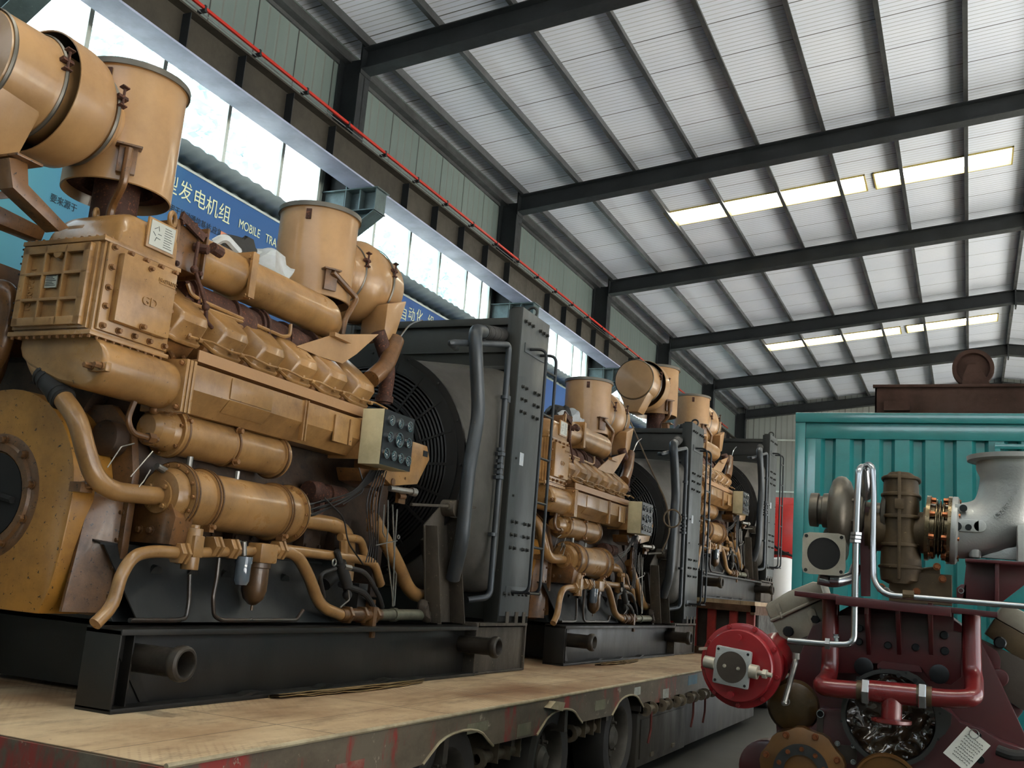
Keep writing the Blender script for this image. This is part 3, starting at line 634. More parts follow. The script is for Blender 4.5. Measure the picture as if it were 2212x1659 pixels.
# ---- intercooler box and hood
m = MB().box(-4.66, -4.10, 3.72, 4.25, 2.79, 3.28); m.box(-4.68, -4.085, 3.70, 4.27, 3.27, 3.295); m.box(-4.68, -4.085, 3.70, 4.27, 2.765, 2.79)
ic = m.build('intercooler_box', TAN, gs, bev=.004)
m = MB(); fy0 = 3.69; x0, x1, z0, z1 = -4.655, -4.125, 2.80, 3.265
m.box(x0, x1, fy0 + .012, fy0 + .03, z0, z1)
xs = [x0 + .045 + (x1 - x0 - .09) * t for t in (0, 1 / 3, 2 / 3, 1)]; zs = [z0 + .035 + (z1 - z0 - .07) * t for t in (0, .3, .66, 1)]
for x in xs: w_ = .022 if x in (xs[0], xs[-1]) else .008; m.box(x - w_, x + w_, fy0 - .018, fy0 + .014, z0 + .012, z1 - .012)
for z in zs: w_ = .022 if z in (zs[0], zs[-1]) else .008; m.box(x0 + .022, x1 - .022, fy0 - .018, fy0 + .014, z - w_, z + w_)
m.cyl((-4.38, fy0 - .016, 3.21), (-4.38, fy0 + .014, 3.21), .03, 20)
m.build('front_cover', TAN, ic, bev=.003)
m = MB()
for z in (2.86, 2.9, 2.94, 3.02, 3.1, 3.16, 3.2, 3.24): m.cyl((-4.636, fy0 - .0195, z), (-4.636, fy0 - .015, z), .006, 8)
m.build('bolt_hole', DARK, ic)
m = MB(); sx0 = -4.10; m.box(sx0, sx0 + .02, 3.735, 4.245, 2.80, 3.27)
pr_ = [V((sx0 + .02, 3.80, 2.86)), V((sx0 + .02, 4.20, 2.86)), V((sx0 + .02, 4.20, 3.23)), V((sx0 + .02, 3.80, 3.23))]; m.prism(pr_, (.045, 0, 0))
m.build('side_cover', TAN, ic, bev=.012)
m = MB()
for t in (0, .25, .5, .75, 1):
    y = 3.765 + .45 * t; m.bolt((sx0 + .02, y, 2.825), X_, .014, .02); m.bolt((sx0 + .02, y, 3.25), X_, .014, .02)
for z in (2.93, 3.03, 3.14): m.bolt((sx0 + .02, 3.765, z), X_, .014, .02); m.bolt((sx0 + .02, 4.225, z), X_, .012, .015)
for k in range(11): m.bolt((-4.655 + k * .055, 3.715, 2.765), -Z_, .009, .012); m.bolt((-4.655 + k * .055, 3.715, 3.295), Z_, .008, .008)
for k in range(9): m.bolt((-4.1, 3.76 + k * .058, 2.765), -Z_, .009, .012); m.bolt((-4.1, 3.76 + k * .058, 3.295), Z_, .008, .008)
m.bolt((-4.033, 3.99, 3.2), X_, .012, .02).bolt((-4.033, 3.99, 2.875), X_, .014, .025)
m.build('cover_bolts', BOLT, ic)
m = MB(); m.text('GD', .07, face_mat(Y_, Z_, (-4.034, 4.02, 3.02)), .005, 1.1); m.text('NLQTKLPC', .028, face_mat(Y_, Z_, (-4.034, 4.13, 3.165)), .004, 1)
m.box(-4.036, -4.031, 4.07, 4.19, 3.145, 3.15); m.text('1Q23.03.01', .048, face_mat((0, 0, -1), X_, (-4.565, 3.70, 3.02)), .003, 1.1); m.build('raised_lettering', TAN, ic)
m = MB().box(-4.45, -4.365, fy0 - .004, fy0 + .004, 3.02, 3.1); np_ = m.build('name_plate', PLATE, ic)
m = MB()
for k in range(7): m.box(-4.443, -4.372 - (k % 3) * .012, fy0 - .006, fy0 - .004, 3.03 + k * .009, 3.033 + k * .009)
m.build('print', BLACKP, np_)
# hood
m = MB(); rings = []
for y, sc in ((3.80, .0), (3.82, .55), (3.86, .85), (3.93, 1), (4.22, 1)):
    r = []
    for k in range(17):
        t = k / 16; a = pi * (1 - t); x = -4.36 + .27 * (abs(cos(a)) ** .45) * (1 if cos(a) > 0 else -1); z = 3.295 + .215 * (sin(a) ** .5 if sin(a) > 0 else 0) * sc
        r.append(V((x if x > -4.36 else -4.36 + (x + 4.36) * 1.02, y, z)))
    rings.append(r)
m.loft(rings); hd = m.build('hood', TAN, gs, ang=50)
m = MB().obox((-4.45, 3.835, 3.39), (.13, .035, .06), X_, Y_); m.build('lug', TAN, hd, bev=.01)
m = MB().ring((-4.47, 3.96, 3.535), X_ + V((0, .6, 0)), .032, .011, 24); m.ring((-4.1, 4.16, 3.55), Y_ * .4 + X_, .04, .014, 24); m.build('lifting_eye', TAN, hd)
m = MB().box(-4.09, -4.075, 3.97, 4.19, 3.33, 3.50); lp = m.build('plate_holder', TAN, hd, bev=.003)
m = MB().box(-4.075, -4.071, 3.985, 4.17, 3.345, 3.488); lp2 = m.build('instruction_plate', PLATE, lp)
m = MB()
for k in range(9): m.box(-4.071, -4.0702, 4.09, 4.155 - (k % 3) * .008, 3.36 + k * .0135, 3.363 + k * .0135)
for k in range(6): a = k * 1.1; m.obox((-4.0705, 4.035 + .02 * cos(a), 3.42 + .035 * sin(a)), (.0012, .028, .003), X_, V((0, cos(a * 1.7), sin(a * 1.7))))
m.build('print', BLACKP, lp2)
# elbow duct into the charge air manifold
m = MB(); rings = []
def sup(c, u, v, a, b, n=28, e=.55):
    r = []
    for k in range(n):
        t = 2 * pi * k / n; cu, su = cos(t), sin(t); r.append(V(c) + V(u) * a * (abs(cu) ** e) * (1 if cu > 0 else -1) + V(v) * b * (abs(su) ** e) * (1 if su > 0 else -1))
    return r
arc_ = [(-4.135 + .135 * cos(a), 2.625 + .135 * sin(a)) for a in [radians(-95 + 16 * k) for k in range(11)]]
pl_ = [(-4.66, 2.768), (-4.66, 2.715), (-4.635, 2.665), (-4.58, 2.625), (-4.46, 2.57), (-4.32, 2.52)] + arc_ + [(-4.12, 2.768)]
def dring(y, k): cx0, cz0 = -4.3, 2.64; return [V((cx0 + (x - cx0) * k, y, 2.768 if z > 2.76 else 2.768 + (z - 2.768) * k)) for x, z in pl_]
m.loft([dring(3.76, .90), dring(3.768, .95), dring(3.785, .985), dring(3.82, 1.0), dring(4.20, 1.0)]); m.cyl((-4.135, 4.1, 2.625), (-4.135, 4.32, 2.625), .1345, 40)
el = m.build('charge_air_elbow', TAN, gs, ang=32)
m = MB(); p = at(215, 793, y=3.752); m.obox(p, (.13, .04, .05), X_, Y_); m.build('boss', TAN, el, bev=.01)
m = MB(); m.bolt(p + V((-.035, -.02, 0)), -Y_, .016, .04).bolt(p + V((.035, -.02, 0)), -Y_, .016, .04); m.build('boss_bolts', BOLT, el)
m = MB()
for y in (4.315, 4.345, 4.375): m.box(-4.27, -3.975, y - .011, y + .011, 2.475, 2.775)
fl = m.build('manifold_flange', TAN, gs, bev=.003)
m = MB()
for z in (2.5, 2.75): m.bolt((-4.0, 4.30, z), -Y_, .013, .02)
m.build('flange_bolts', BOLT, fl)
# charge air manifold
m = MB(); sec = [(-4.0, 2.765), (-4.0, 2.62), (-4.10, 2.5), (-4.25, 2.5), (-4.25, 2.765)]
m.prism([V((x, 4.385, z)) for x, z in sec], (0, 1.80, 0)); mf = m.build('charge_air_manifold', TAN, gs, bev=.004)
m = MB(); m.box(-3.998, -3.992, 4.72, 5.12, 2.63, 2.755); m.prism([V((-3.999, 4.72, 2.625)), V((-3.999, 5.12, 2.625)), V((-4.06, 5.12, 2.55)), V((-4.06, 4.72, 2.55))], (.006, 0, -.005))
m.box(-4.02, -3.985, 5.46, 5.47, 2.50, 2.77).box(-4.02, -3.985, 5.49, 5.50, 2.50, 2.77).box(-3.998, -3.985, 5.82, 5.99, 2.555, 2.74).box(-3.998, -3.985, 6.01, 6.05, 2.555, 2.74).box(-4.26, -3.985, 6.17, 6.19, 2.48, 2.78)
m.build('cover_plate', TAN, mf, bev=.002)
m = MB(); m.box(-4.16, -4.055, 4.47, 6.37, 2.80, 2.812); m.box(-4.06, -4.05, 4.47, 6.37, 2.80, 2.868)
q = NB('tan_chequer_plate'); wv = q.n('ShaderNodeTexChecker'); wv.inputs['Scale'].default_value = 38; q.l(q.coord(), wv.inputs[0]); q.b.inputs['Base Color'].default_value = srgb('#a07850'); q.b.inputs['Roughness'].default_value = .45; q.bump(wv.outputs[1], .5, .006)
m.build('chequer_strip', q.m, gs)
# ---- heads and valve covers on both banks
HEAD = paint('tan_head_paint', '#8e6236', .42, 0, '#3a2010', .8, 4.5, '#2a1a10', .02, coat=.2)
nv = V((.62, 0, .78)).normalized(); nu = V((.78, 0, -.62)).normalized()      # cover axis and slope direction on the right bank
for sd in (1, -1):
    for k in range(6):
        y = 4.455 + .378 * k
        def C(a, b, dy):                          # a along slope (outward), b along axis
            p = V((-4.34, 0, 3.09)) + nu * a + nv * b; x = p.x if sd > 0 else mir(p.x); return V((x, y + dy, p.z))
        m = MB(); m.loft([[C(-.17, b, -.155), C(.20, b, -.155), C(.23, b, -.12), C(.23, b, .12), C(.20, b, .155), C(-.17, b, .155)] for b in (-.24, -.035)])
        hh = m.build('cylinder_head', HEAD, gs, bev=.006)
        def outl(b, s_): return [C(-.30 * s_, b, -.05 * s_), C(-.24 * s_, b, -.12 * s_), C(.0, b, -.172 * s_), C(.1 * s_, b, -.165 * s_), C(.235 * s_, b, -.13 * s_), C(.262 * s_, b, -.09 * s_), C(.262 * s_, b, .09 * s_), C(.235 * s_, b, .13 * s_), C(.1 * s_, b, .165 * s_), C(0, b, .172 * s_), C(-.24 * s_, b, .12 * s_), C(-.30 * s_, b, .05 * s_)]
        m = MB(); m.loft([outl(-.035, 1.04), outl(-.015, 1.04), outl(-.015, .97), outl(.10, .93), outl(.135, .80)], True)
        m.obox(C(.245, .02, 0), (.025, .05, .03), Y_); vc = m.build('valve_cover', TAN, gs, bev=.010)
        m = MB(); m.lathe(C(.05, -.03, -.17), nv if sd > 0 else V((-nv.x, 0, nv.z)), [(.012, 0), (.012, .06)], 8); m.cyl(C(.24, -.12, -.03), C(.29, -.13, -.03), .016, 8).cyl(C(.24, -.12, .08), C(.27, -.13, .08), .012, 8)
        m.build('cover_bolt', BOLT, vc)
m = MB(); pts = []
for k in range(13): pts.append(V((-4.075 + .006 * (k % 2), 4.40 + k * .185, 2.93 + .012 * (k % 2))))
m.tube(pts, .007, 6); 
for k in range(6): m.lathe((-4.075, 4.47 + .378 * k, 2.93), Y_, [(.016, 0), (.016, .03)], 8)
m.build('fuel_rail', TAN, gs)
# ---- coolers
m = MB(); c = V((-4.2, 4.44, 2.385)); m.lathe(c, Y_, [(.105, -.02), (.112, 0), (.118, .02), (.142, .02), (.142, .035), (.135, .04), (.146, .05), (.146, .065), (.125, .07), (.125, .50), (.13, .505), (.13, .53), (.125, .535), (.125, .985), (.14, .99), (.14, 1.01), (.13, 1.015), (.14, 1.02), (.14, 1.04), (.1, 1.05)], 40)
m.lathe(c + V((0, -.02, 0)), -Y_, [(.105, 0), (.1, .09), (.07, .12), (0, .125)], 24); c1 = m.build('oil_cooler', TAN, gs)
for h in (.05, .515, .995): MB().lathe(c + V((0, h, 0)), Y_, [(.12, 0), (.148 if h != .515 else .137, .003), (.148 if h != .515 else .137, .018), (.12, .021)], 40).build('clamp_ring', TAN2, c1)
m = MB(); m.sphere(c + V((.03, -.13, .1)), .028).cyl(c + V((.03, -.12, .1)), c + V((.03, 0, .1)), .02, 10).bolt(c + V((.12, .06, .07)), X_, .014, .02).bolt(c + V((.10, .52, .09)), X_, .018, .03).bolt(c + V((.10, .52, -.1)), X_, .018, .03)
for k in range(6): a = 2 * pi * k / 6 + .3; m.bolt(c + V((.12 * cos(a), .02, .12 * sin(a))), -Y_, .011, .014)
m.build('cooler_bolts', BOLT, c1)
m = MB(); a0 = [at(px, py, x=-4.1) for px, py in ((290, 868), (275, 905), (285, 935), (318, 945), (340, 950))]; m.tube(a0, .017, 10); m.lathe(a0[-2], Y_, [(.03, 0), (.03, .05)], 6); m.build('vent_pipe', TAN2, c1)
m = MB(); c = V((-4.1, 4.42, 2.02)); m.lathe(c, Y_, [(.10, -.05), (.135, -.045), (.155, 0), (.155, .03), (.188, .03), (.188, .045), (.18, .05), (.19, .055), (.19, .075), (.165, .08), (.165, .24), (.18, .245), (.18, .26), (.172, .262), (.18, .264), (.18, .28), (.165, .285), (.165, .93), (.18, .935), (.18, .95), (.172, .952), (.18, .955), (.18, .97), (.165, .975), (.165, 1.10), (.19, 1.105), (.19, 1.13), (.16, 1.135), (.12, 1.15)], 48)
c2 = m.build('heat_exchanger', TAN, gs)
for h in (.03, .056, .243, .268, .934, .958, 1.105): MB().lathe(c + V((0, h, 0)), Y_, [(.16, 0), (.194 if h in (.03, .056, 1.105) else .186, .003), (.194 if h in (.03, .056, 1.105) else .186, .014), (.16, .017)], 48).build('clamp_ring', TAN2, c2)
m = MB()
for k in range(14): a = 2 * pi * k / 14; m.bolt(c + V((.175 * cos(a), .03, .175 * sin(a))), -Y_, .009, .012); m.bolt(c + V((.178 * cos(a), 1.105, .178 * sin(a))), -Y_, .008, .01)
for dy in (.262, .953): m.bolt(c + V((.12, dy, -.15)), X_, .016, .03); m.obox(c + V((.11, dy, -.16)), (.05, .04, .04), X_)
m.build('flange_bolts', BOLT, c2)
m = MB(); m.prism([c + V((-.16, -.05, -.02)), c + V((.10, -.05, -.05)), c + V((.14, -.05, -.12)), c + V((.12, -.05, -.27)), c + V((-.16, -.05, -.27))], (0, .14, 0)); m.bolt(c + V((-.02, -.05, -.2)), -Y_, .018, .02).bolt(c + V((-.1, -.05, -.2)), -Y_, .018, .02); m.build('outlet_casting', TAN2, c2, bev=.008)
m = MB(); m.cyl(c + V((.03, .12, .16)), c + V((.03, .12, .235)), .018, 10).cyl(c + V((.02, .56, .16)), c + V((.02, .56, .21)), .016, 8).cyl(c + V((0, -.02, .13)), c + V((0, -.1, .15)), .02, 10); m.build('nipple', STEEL, c2)
# outlet pipes of the exchanger
m = MB(); m.tube([c + V((.0, 1.13, -.02)), V((-4.1, 6.15, 2.0)), V((-4.12, 6.35, 1.93)), V((-4.14, 6.4, 1.72)), V((-4.14, 6.4, 1.62))], .055, 18, br=.14)
m.tube([at(600, 1185, x=-4.0), at(770, 1207, x=-4.0), at(808, 1215, x=-4.02), at(822, 1262, x=-4.05)], .034, 14, br=.09)
m.tube([at(735, 1160, x=-4.05), at(780, 1165, x=-4.05), at(788, 1200, x=-4.05)], .03, 12)
m.cyl(at(742, 1168, x=-4.0), at(742, 1195, x=-4.0), .03, 6); m.build('coolant_pipes', TAN, gs)
m = MB(); m.tube([at(805, 1120, x=-4.1), at(860, 1220, x=-4.1), at(885, 1282, x=-4.1), at(955, 1298, x=-4.1)], .055, 16, br=.2); m.build('return_pipe', TAN, gs)
m = MB(); m.lathe(at(947, 1298, x=-4.1), Y_, [(.058, -.02), (.058, .1)], 16); m.build('pipe_sleeve', RUST, gs)
# ---- fuel / water line along the bottom
m = MB(); L1 = [at(px, py, x=-3.98) for px, py in ((205, 1348), (243, 1310), (262, 1240), (288, 1200), (330, 1190), (388, 1195))]; m.tube(L1, .034, 16, br=.11)
L2 = [at(px, py, x=-4.0) for px, py in ((600, 1188), (640, 1195), (668, 1245), (690, 1310), (735, 1328))]; m.tube(L2, .04, 16, br=.12)
for p, d in ((L1[-1], Y_), (at(460, 1180, x=-3.98), Y_), (at(497, 1185, x=-3.98), Y_), (L2[0], Y_)): m.lathe(p, d, [(.058, -.035), (.062, -.03), (.062, -.005), (.05, -.004), (.05, .006), (.066, .01), (.066, .03), (.06, .035)], 6)
m.cyl(at(395, 1195, x=-3.98), at(610, 1188, x=-3.98), .03, 14); fl_ = m.build('drain_line', TAN, gs)
m = MB(); p = at(415, 1180, x=-3.97); m.cyl(p + V((0, 0, -.13)), p + V((0, 0, .10)), .05, 16).cyl(p + V((0, 0, .09)), p + V((0, 0, .12)), .03, 8).obox(p, (.1, .12, .08), X_); m.build('valve_body', TAN, fl_, bev=.006)
m = MB(); p = at(567, 1195, x=-3.97); m.obox(p, (.11, .17, .12), X_, Y_); m.build('filter_head', TAN, fl_, bev=.014)
m = MB(); p = at(556, 1215, x=-4.02); m.lathe(p, -Z_, [(.085, 0), (.085, .03), (.078, .035), (.078, .17), (.062, .22), (.025, .255), (.008, .26), (.008, .29), (0, .29)], 24); m.build('filter_bowl', paint('oily_brown_bowl', '#5a4026', .35, .1, '#2a1c10', .6, 6, coat=.3), fl_)
m = MB(); p = at(527, 1210, x=-3.94); m.lathe(p, -Z_, [(.052, -.02), (.052, .02), (.047, .02), (.047, .12), (.035, .145), (0, .15)], 24); m.build('glass_bowl', plain('smoky_glass', '#5a626a', .08, .0, Coat_Weight=1.0), fl_)
m = MB(); m.cyl(at(527, 1170, x=-3.95), at(527, 1200, x=-3.95), .018, 10).cyl(at(515, 1168, x=-3.99), at(515, 1195, x=-3.99), .018, 10); m.build('bleed_screws', STEEL, fl_)
for pts, nm in ((((410, 1240), (408, 1300), (402, 1336), (380, 1340), (280, 1340)), 'drip_pipe'), (((473, 1205), (468, 1250), (460, 1290), (462, 1330), (478, 1340), (640, 1340), (655, 1318)), 'oil_pipe')):
    MB().tube([at(px, py, x=-3.99) for px, py in pts], .013, 10).build(nm, paint('oily_dark_pipe', '#2c2620', .3, .2, '#6a4020', .3, 8, coat=.3) if 'oily_dark_pipe' not in MATS else MATS['oily_dark_pipe'], gs)
m = MB(); p = at(735, 1328, x=-4.0); e = at(925, 1328, x=-4.0); m.cyl(lerp(p, e, .35), e, .042, 18); m.lathe(lerp(p, e, .55), Y_, [(.052, 0), (.052, .05)], 14); gp = m.build('galvanised_pipe', GALV, gs)
m = MB(); m.cyl(p, lerp(p, e, .4), .046, 16)
for t in (.05, .2, .33): m.lathe(lerp(p, e, t), Y_, [(.065, 0), (.065, .03)], 6)
m.obox(lerp(p, e, .3) + V((0, 0, .06)), (.05, .1, .06), X_); m.obox(lerp(p, e, .3) - V((0, 0, .05)), (.1, .22, .05), X_); m.build('stop_valve', TAN2, gp, bev=.003)
m = MB(); c = at(915, 1318, x=-4.0)
rnd = random.Random(3); m.sphere(c, .075, (.8, 1.1, 1.1), 20)
for v in m.bm.verts: v.co += V((noise.noise(v.co * 14), noise.noise(v.co * 14 + V((5, 0, 0))), noise.noise(v.co * 14 + V((0, 9, 0))))) * .05
rag = m; rag.build('rag', CLOTH, gs, label='greasy rag tied over the pipe end')
# dark hydraulic pump with hoses
m = MB(); a = at(735, 1215, x=-3.95); b = at(750, 1265, x=-3.95); m.cyl(a, b, .04, 16).cyl(lerp(a, b, -.5), a, .022, 10).sphere(at(750, 1285, x=-3.97), .035); m.cyl(at(722, 1240, x=-4.1), at(700, 1262, x=-4.1), .05, 12).obox(at(770, 1290, x=-4.08), (.1, .2, .12), X_)
m.tube([at(745, 1225, x=-3.93), at(790, 1235, x=-3.93), at(820, 1290, x=-3.95), at(826, 1312, x=-3.97)], .018, 10, br=.1).tube([at(725, 1228, x=-3.95), at(690, 1240, x=-3.95), at(700, 1290, x=-4.0)], .014, 10, br=.08)
m.tube([at(735, 1262, x=-3.98), at(790, 1280, x=-3.98), at(812, 1322, x=-3.98)], .022, 10, br=.1); m.build('hand_pump', RUB, gs)
m = MB(); m.ring(at(722, 1215, x=-3.93), X_, .022, .006, 16, 6); m.tube([at(752, 1275, x=-3.93), at(755, 1295, x=-3.93), at(735, 1312, x=-3.93)], .006, 6).cyl(at(743, 1224, x=-3.92), at(757, 1227, x=-3.92), .02, 6); m.build('pull_ring', STEEL, gs)
# starter motor and wiring
m = MB(); a = at(665, 1060, x=-4.22); m.lathe(a, Y_, [(.07, 0), (.08, .03), (.08, .12), (.06, .14), (.06, .22), (.075, .22), (.075, .42)], 20); m.obox(a + V((.04, .1, -.08)), (.05, .15, .05), X_); m.build('starter_motor', RUST, gs)
m = MB(); rnd = random.Random(5)
for k in range(9):
    p0 = at(800 + k * 4, 1016, x=-3.95); p1 = at(770 - k * 3, 1060 + 3 * k, x=-3.95); p2 = at(700 - k * 4, 1085 + 5 * k, x=-3.97); p3 = at(650, 1090 + 4 * k, x=-4.05)
    m.tube([p0, p1, p2 + V((0, 0, .02 * (k % 3))), p3], .005, 5, br=.12)
for k in range(5): m.tube([at(815 + 5 * k, 1018, x=-3.94), at(790 + 7 * k, 1080, x=-3.93), at(800 + 4 * k, 1180, x=-3.95), at(790 + 6 * k, 1215, x=-3.96)], .0045, 5, br=.1)
m.tube([at(700, 1075, x=-3.95), at(745, 1120, x=-3.93), at(750, 1170, x=-3.93), at(785, 1220, x=-3.93)], .006, 6, br=.1); m.tube([at(775, 1010, x=-3.98), at(790, 1060, x=-3.95), at(740, 1090, x=-3.95)], .005, 5, br=.1)
m.build('wiring', WIRE, gs)
m = MB(); m.tube([at(290, 958, x=-4.0), at(262, 965, x=-4.0), at(232, 1010, x=-4.0)], .004, 5); m.tube([at(330, 975, x=-4.0), at(282, 1030, x=-4.0)], .004, 5); m.tube([at(325, 1015, x=-4.0), at(310, 1040, x=-4.0), at(300, 1052, x=-4.0)], .004, 5)
m.build('sensor_wire', STEEL, gs)
m = MB(); 
for pts in (((838, 1080), (838, 1140), (835, 1180), (850, 1310)), ((848, 1090), (852, 1200), (848, 1310)), ((858, 1100), (850, 1230), (856, 1240), (852, 1308)), ((830, 1090), (827, 1150), (832, 1160))): m.tube([at(px, py, x=-3.93) for px, py in pts], .006, 6)
m.tube([at(812, 1178, x=-3.9), at(858, 1168, x=-3.9)], .005, 5); m.ring(at(861, 1160, x=-3.9), X_, .014, .004, 12, 5); m.build('linkage_rods', STEEL, gs)
m = MB(); m.cyl(at(842, 1055, x=-3.88), at(895, 1063, x=-3.82), .022, 14); m.cyl(at(888, 1062, x=-3.83), at(897, 1064, x=-3.82), .032, 16); m.build('hand_lever', STEEL, gs)
m = MB(); m.obox(at(865, 1075, x=-3.9), (.03, .1, .09), X_, Y_); m.cyl(at(862, 1072, x=-3.88), at(875, 1073, x=-3.86), .02, 10); m.build('lever_plate', TAN2, gs)
m = MB(); m.obox(at(805, 1105, x=-4.0), (.03, .07, .30), X_, Y_)
for dz in (-.12, 0, .12): m.bolt(at(805, 1105, x=-3.98) + V((0, 0, dz)), X_, .014, .02)
m.build('bracket_arm', TAN2, gs, bev=.004)
# ---- gauge cabinet
m = MB().box(-3.985, -3.806, 6.15, 6.585, 2.445, 2.845); gb = m.build('gauge_cabinet', CREAM, gs, bev=.003)
MB().box(-3.806, -3.80, 6.152, 6.583, 2.447, 2.843).build('gauge_panel', BLACKP, gb)
gp_ = [(843, 908, .038), (862, 915, .037), (882, 922, .039), (839, 944, .037), (859, 951, .054), (879, 957, .037), (831, 979, .038), (847, 985, .037), (862, 990, .037), (878, 996, .038)]
for i, (px, py, r) in enumerate(gp_):
    p = at(px, py, x=-3.8); m = MB(); m.lathe(p, X_, [(r - .009, .004), (r - .007, .02), (r, .02), (r, 0)], 28, False); g1_ = m.build('gauge', BRIGHT, gb)
    m = MB(); m.lathe(p, X_, [(r - .006, .006), (0, .0065)], 24, False); d_ = m.build('dial', GLASSB, g1_)
    a = .5 + i * .9; m = MB(); m.obox(p + V((.0075, cos(a) * r * .3, sin(a) * r * .3)), (.001, r * .75, .003), X_, V((0, cos(a), sin(a))));
    for k in range(9): b = -.8 + k * .6; m.obox(p + V((.0072, cos(b) * r * .62, sin(b) * r * .62)), (.0008, r * .13, .002), X_, V((0, cos(b), sin(b))))
    m.build('needle', WHITE, g1_)
m = MB(); p = at(905, 990, x=-4.02); m.prism([V((-3.96, 6.66, 2.72)), V((-3.96, 7.10, 2.72)), V((-3.96, 7.16, 2.62)), V((-3.96, 7.0, 2.40)), V((-3.96, 6.62, 2.34)), V((-3.96, 6.4, 2.42)), V((-3.96, 6.4, 2.6))], (-.22, 0, 0)); gv = m.build('governor_box', TAN, gs, bev=.01)
m = MB(); m.box(-3.96, -3.955, 7.04, 7.11, 2.63, 2.675).build('label_plate', BLACKP, gv)
m = MB().prism([V((-4.0, 6.2, 2.42)), V((-4.0, 6.6, 2.44)), V((-4.0, 6.62, 2.36)), V((-4.0, 6.45, 2.30)), V((-4.0, 6.25, 2.33))], (-.2, 0, 0)); m.cyl((-3.99, 6.8, 2.42), (-3.96, 6.8, 2.42), .02, 10).cyl((-3.95, 6.62, 2.37), (-4.1, 6.62, 2.37), .03, 12); m.build('governor_base', TAN2, gv, bev=.008)
# front cover of the engine toward the radiator
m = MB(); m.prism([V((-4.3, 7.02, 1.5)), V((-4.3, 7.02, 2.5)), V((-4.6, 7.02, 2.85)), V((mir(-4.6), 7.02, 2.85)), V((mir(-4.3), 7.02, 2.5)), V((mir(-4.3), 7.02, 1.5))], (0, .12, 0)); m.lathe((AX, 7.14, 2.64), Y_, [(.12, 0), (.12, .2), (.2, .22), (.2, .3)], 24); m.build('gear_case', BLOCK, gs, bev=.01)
# ---- mixer, mixing pipe, exhaust and turbo
m = MB(); m.obox((-4.33, 4.42, 3.47), (.26, .24, .26), X_, Y_); m.obox((-4.33, 4.30, 3.46), (.3, .03, .3), X_, Y_).obox((-4.33, 4.54, 3.48), (.32, .02, .32), X_, Y_).lathe((-4.33, 4.2, 3.44), Y_, [(.1, 0), (.1, .1)], 20); mxr = m.build('throttle_housing', TAN2, gs, bev=.006)
m = MB()
for dy, dz in ((-.1, .13), (.0, .15), (.1, .12), (.1, -.12), (-.1, -.12)): m.bolt((-4.20, 4.42 + dy, 3.47 + dz), X_, .016, .03)
m.cyl((-4.20, 4.47, 3.50), (-4.12, 4.5, 3.49), .03, 8).cyl((-4.13, 4.54, 3.52), (-4.13, 4.62, 3.51), .035, 8).obox((-4.17, 4.40, 3.60), (.02, .22, .05), X_, V((0, .9, -.3)))
m.tube([(-4.15, 4.44, 3.52), (-4.15, 4.44, 3.36), (-4.15, 4.52, 3.25), (-4.15, 4.58, 3.16)], .011, 8).sphere((-4.15, 4.44, 3.35), .024).sphere((-4.15, 4.58, 3.16), .024)
m.tube([(-4.15, 4.58, 3.16), (-4.15, 4.6, 3.08), (-4.17, 4.68, 3.06)], .012, 8); m.build('throttle_linkage', RUST, mxr)
m = MB(); m.tube([(-4.35, 4.52, 3.50), (-4.35, 6.02, 3.515), (-4.42, 6.14, 3.50)], .142, 28, br=.2); m.sphere((-4.38, 6.03, 3.512), .1415, (1, 1, 1), 28); mp = m.build('intake_pipe', TAN, gs)
m = MB(); p = V((-4.35, 5.02, 3.50)); m.obox(p + V((0, 0, 0)), (.012, .30, .32), Y_, X_); m.obox(p + V((.15, 0, .0)), (.02, .06, .30), X_, Y_); m.bolt(p + V((.13, -.01, .12)), -Y_, .014, .02).bolt(p + V((.13, -.01, -.14)), -Y_, .014, .02); m.build('pipe_clamp', TAN, mp)
m = MB(); m.tube([(-4.40, 4.55, 3.24), (-4.40, 5.95, 3.22)], .12, 20)
for y, r in ((4.62, .15), (4.66, .15), (5.02, .14), (5.28, .14), (5.32, .15), (5.6, .13), (5.9, .145)): m.lathe((-4.40, y, 3.23), Y_, [(r, 0), (r + .004, .012), (r, .024)], 24)
m.sphere((-4.38, 5.12, 3.2), .15, (1, 1.1, 1)).sphere((-4.38, 5.72, 3.2), .145, (1, 1.2, 1)); ex = m.build('exhaust_manifold', RUST, gs)
m = MB(); m.tube([(-4.40, 5.95, 3.22), (-4.42, 6.2, 3.22), (-4.6, 6.4, 3.3), (-4.7, 6.4, 3.5)], .12, 20, br=.2); m.lathe((-4.40, 5.98, 3.22), Y_, [(.15, 0), (.15, .03)], 24); m.build('turbo_elbow', TAN, gs)
m = MB(); P_ = lambda *q: [at(px, py, x=-4.26) for px, py in q]; m.tube(P_((366, 638), (540, 702), (549, 711), (538, 712), (400, 662)), .013, 8, br=.02); m.tube(P_((405, 612), (412, 635), (440, 652), (610, 727), (626, 726), (628, 700)), .013, 8, br=.03); m.build('oil_feed_pipes', TAN, gs)
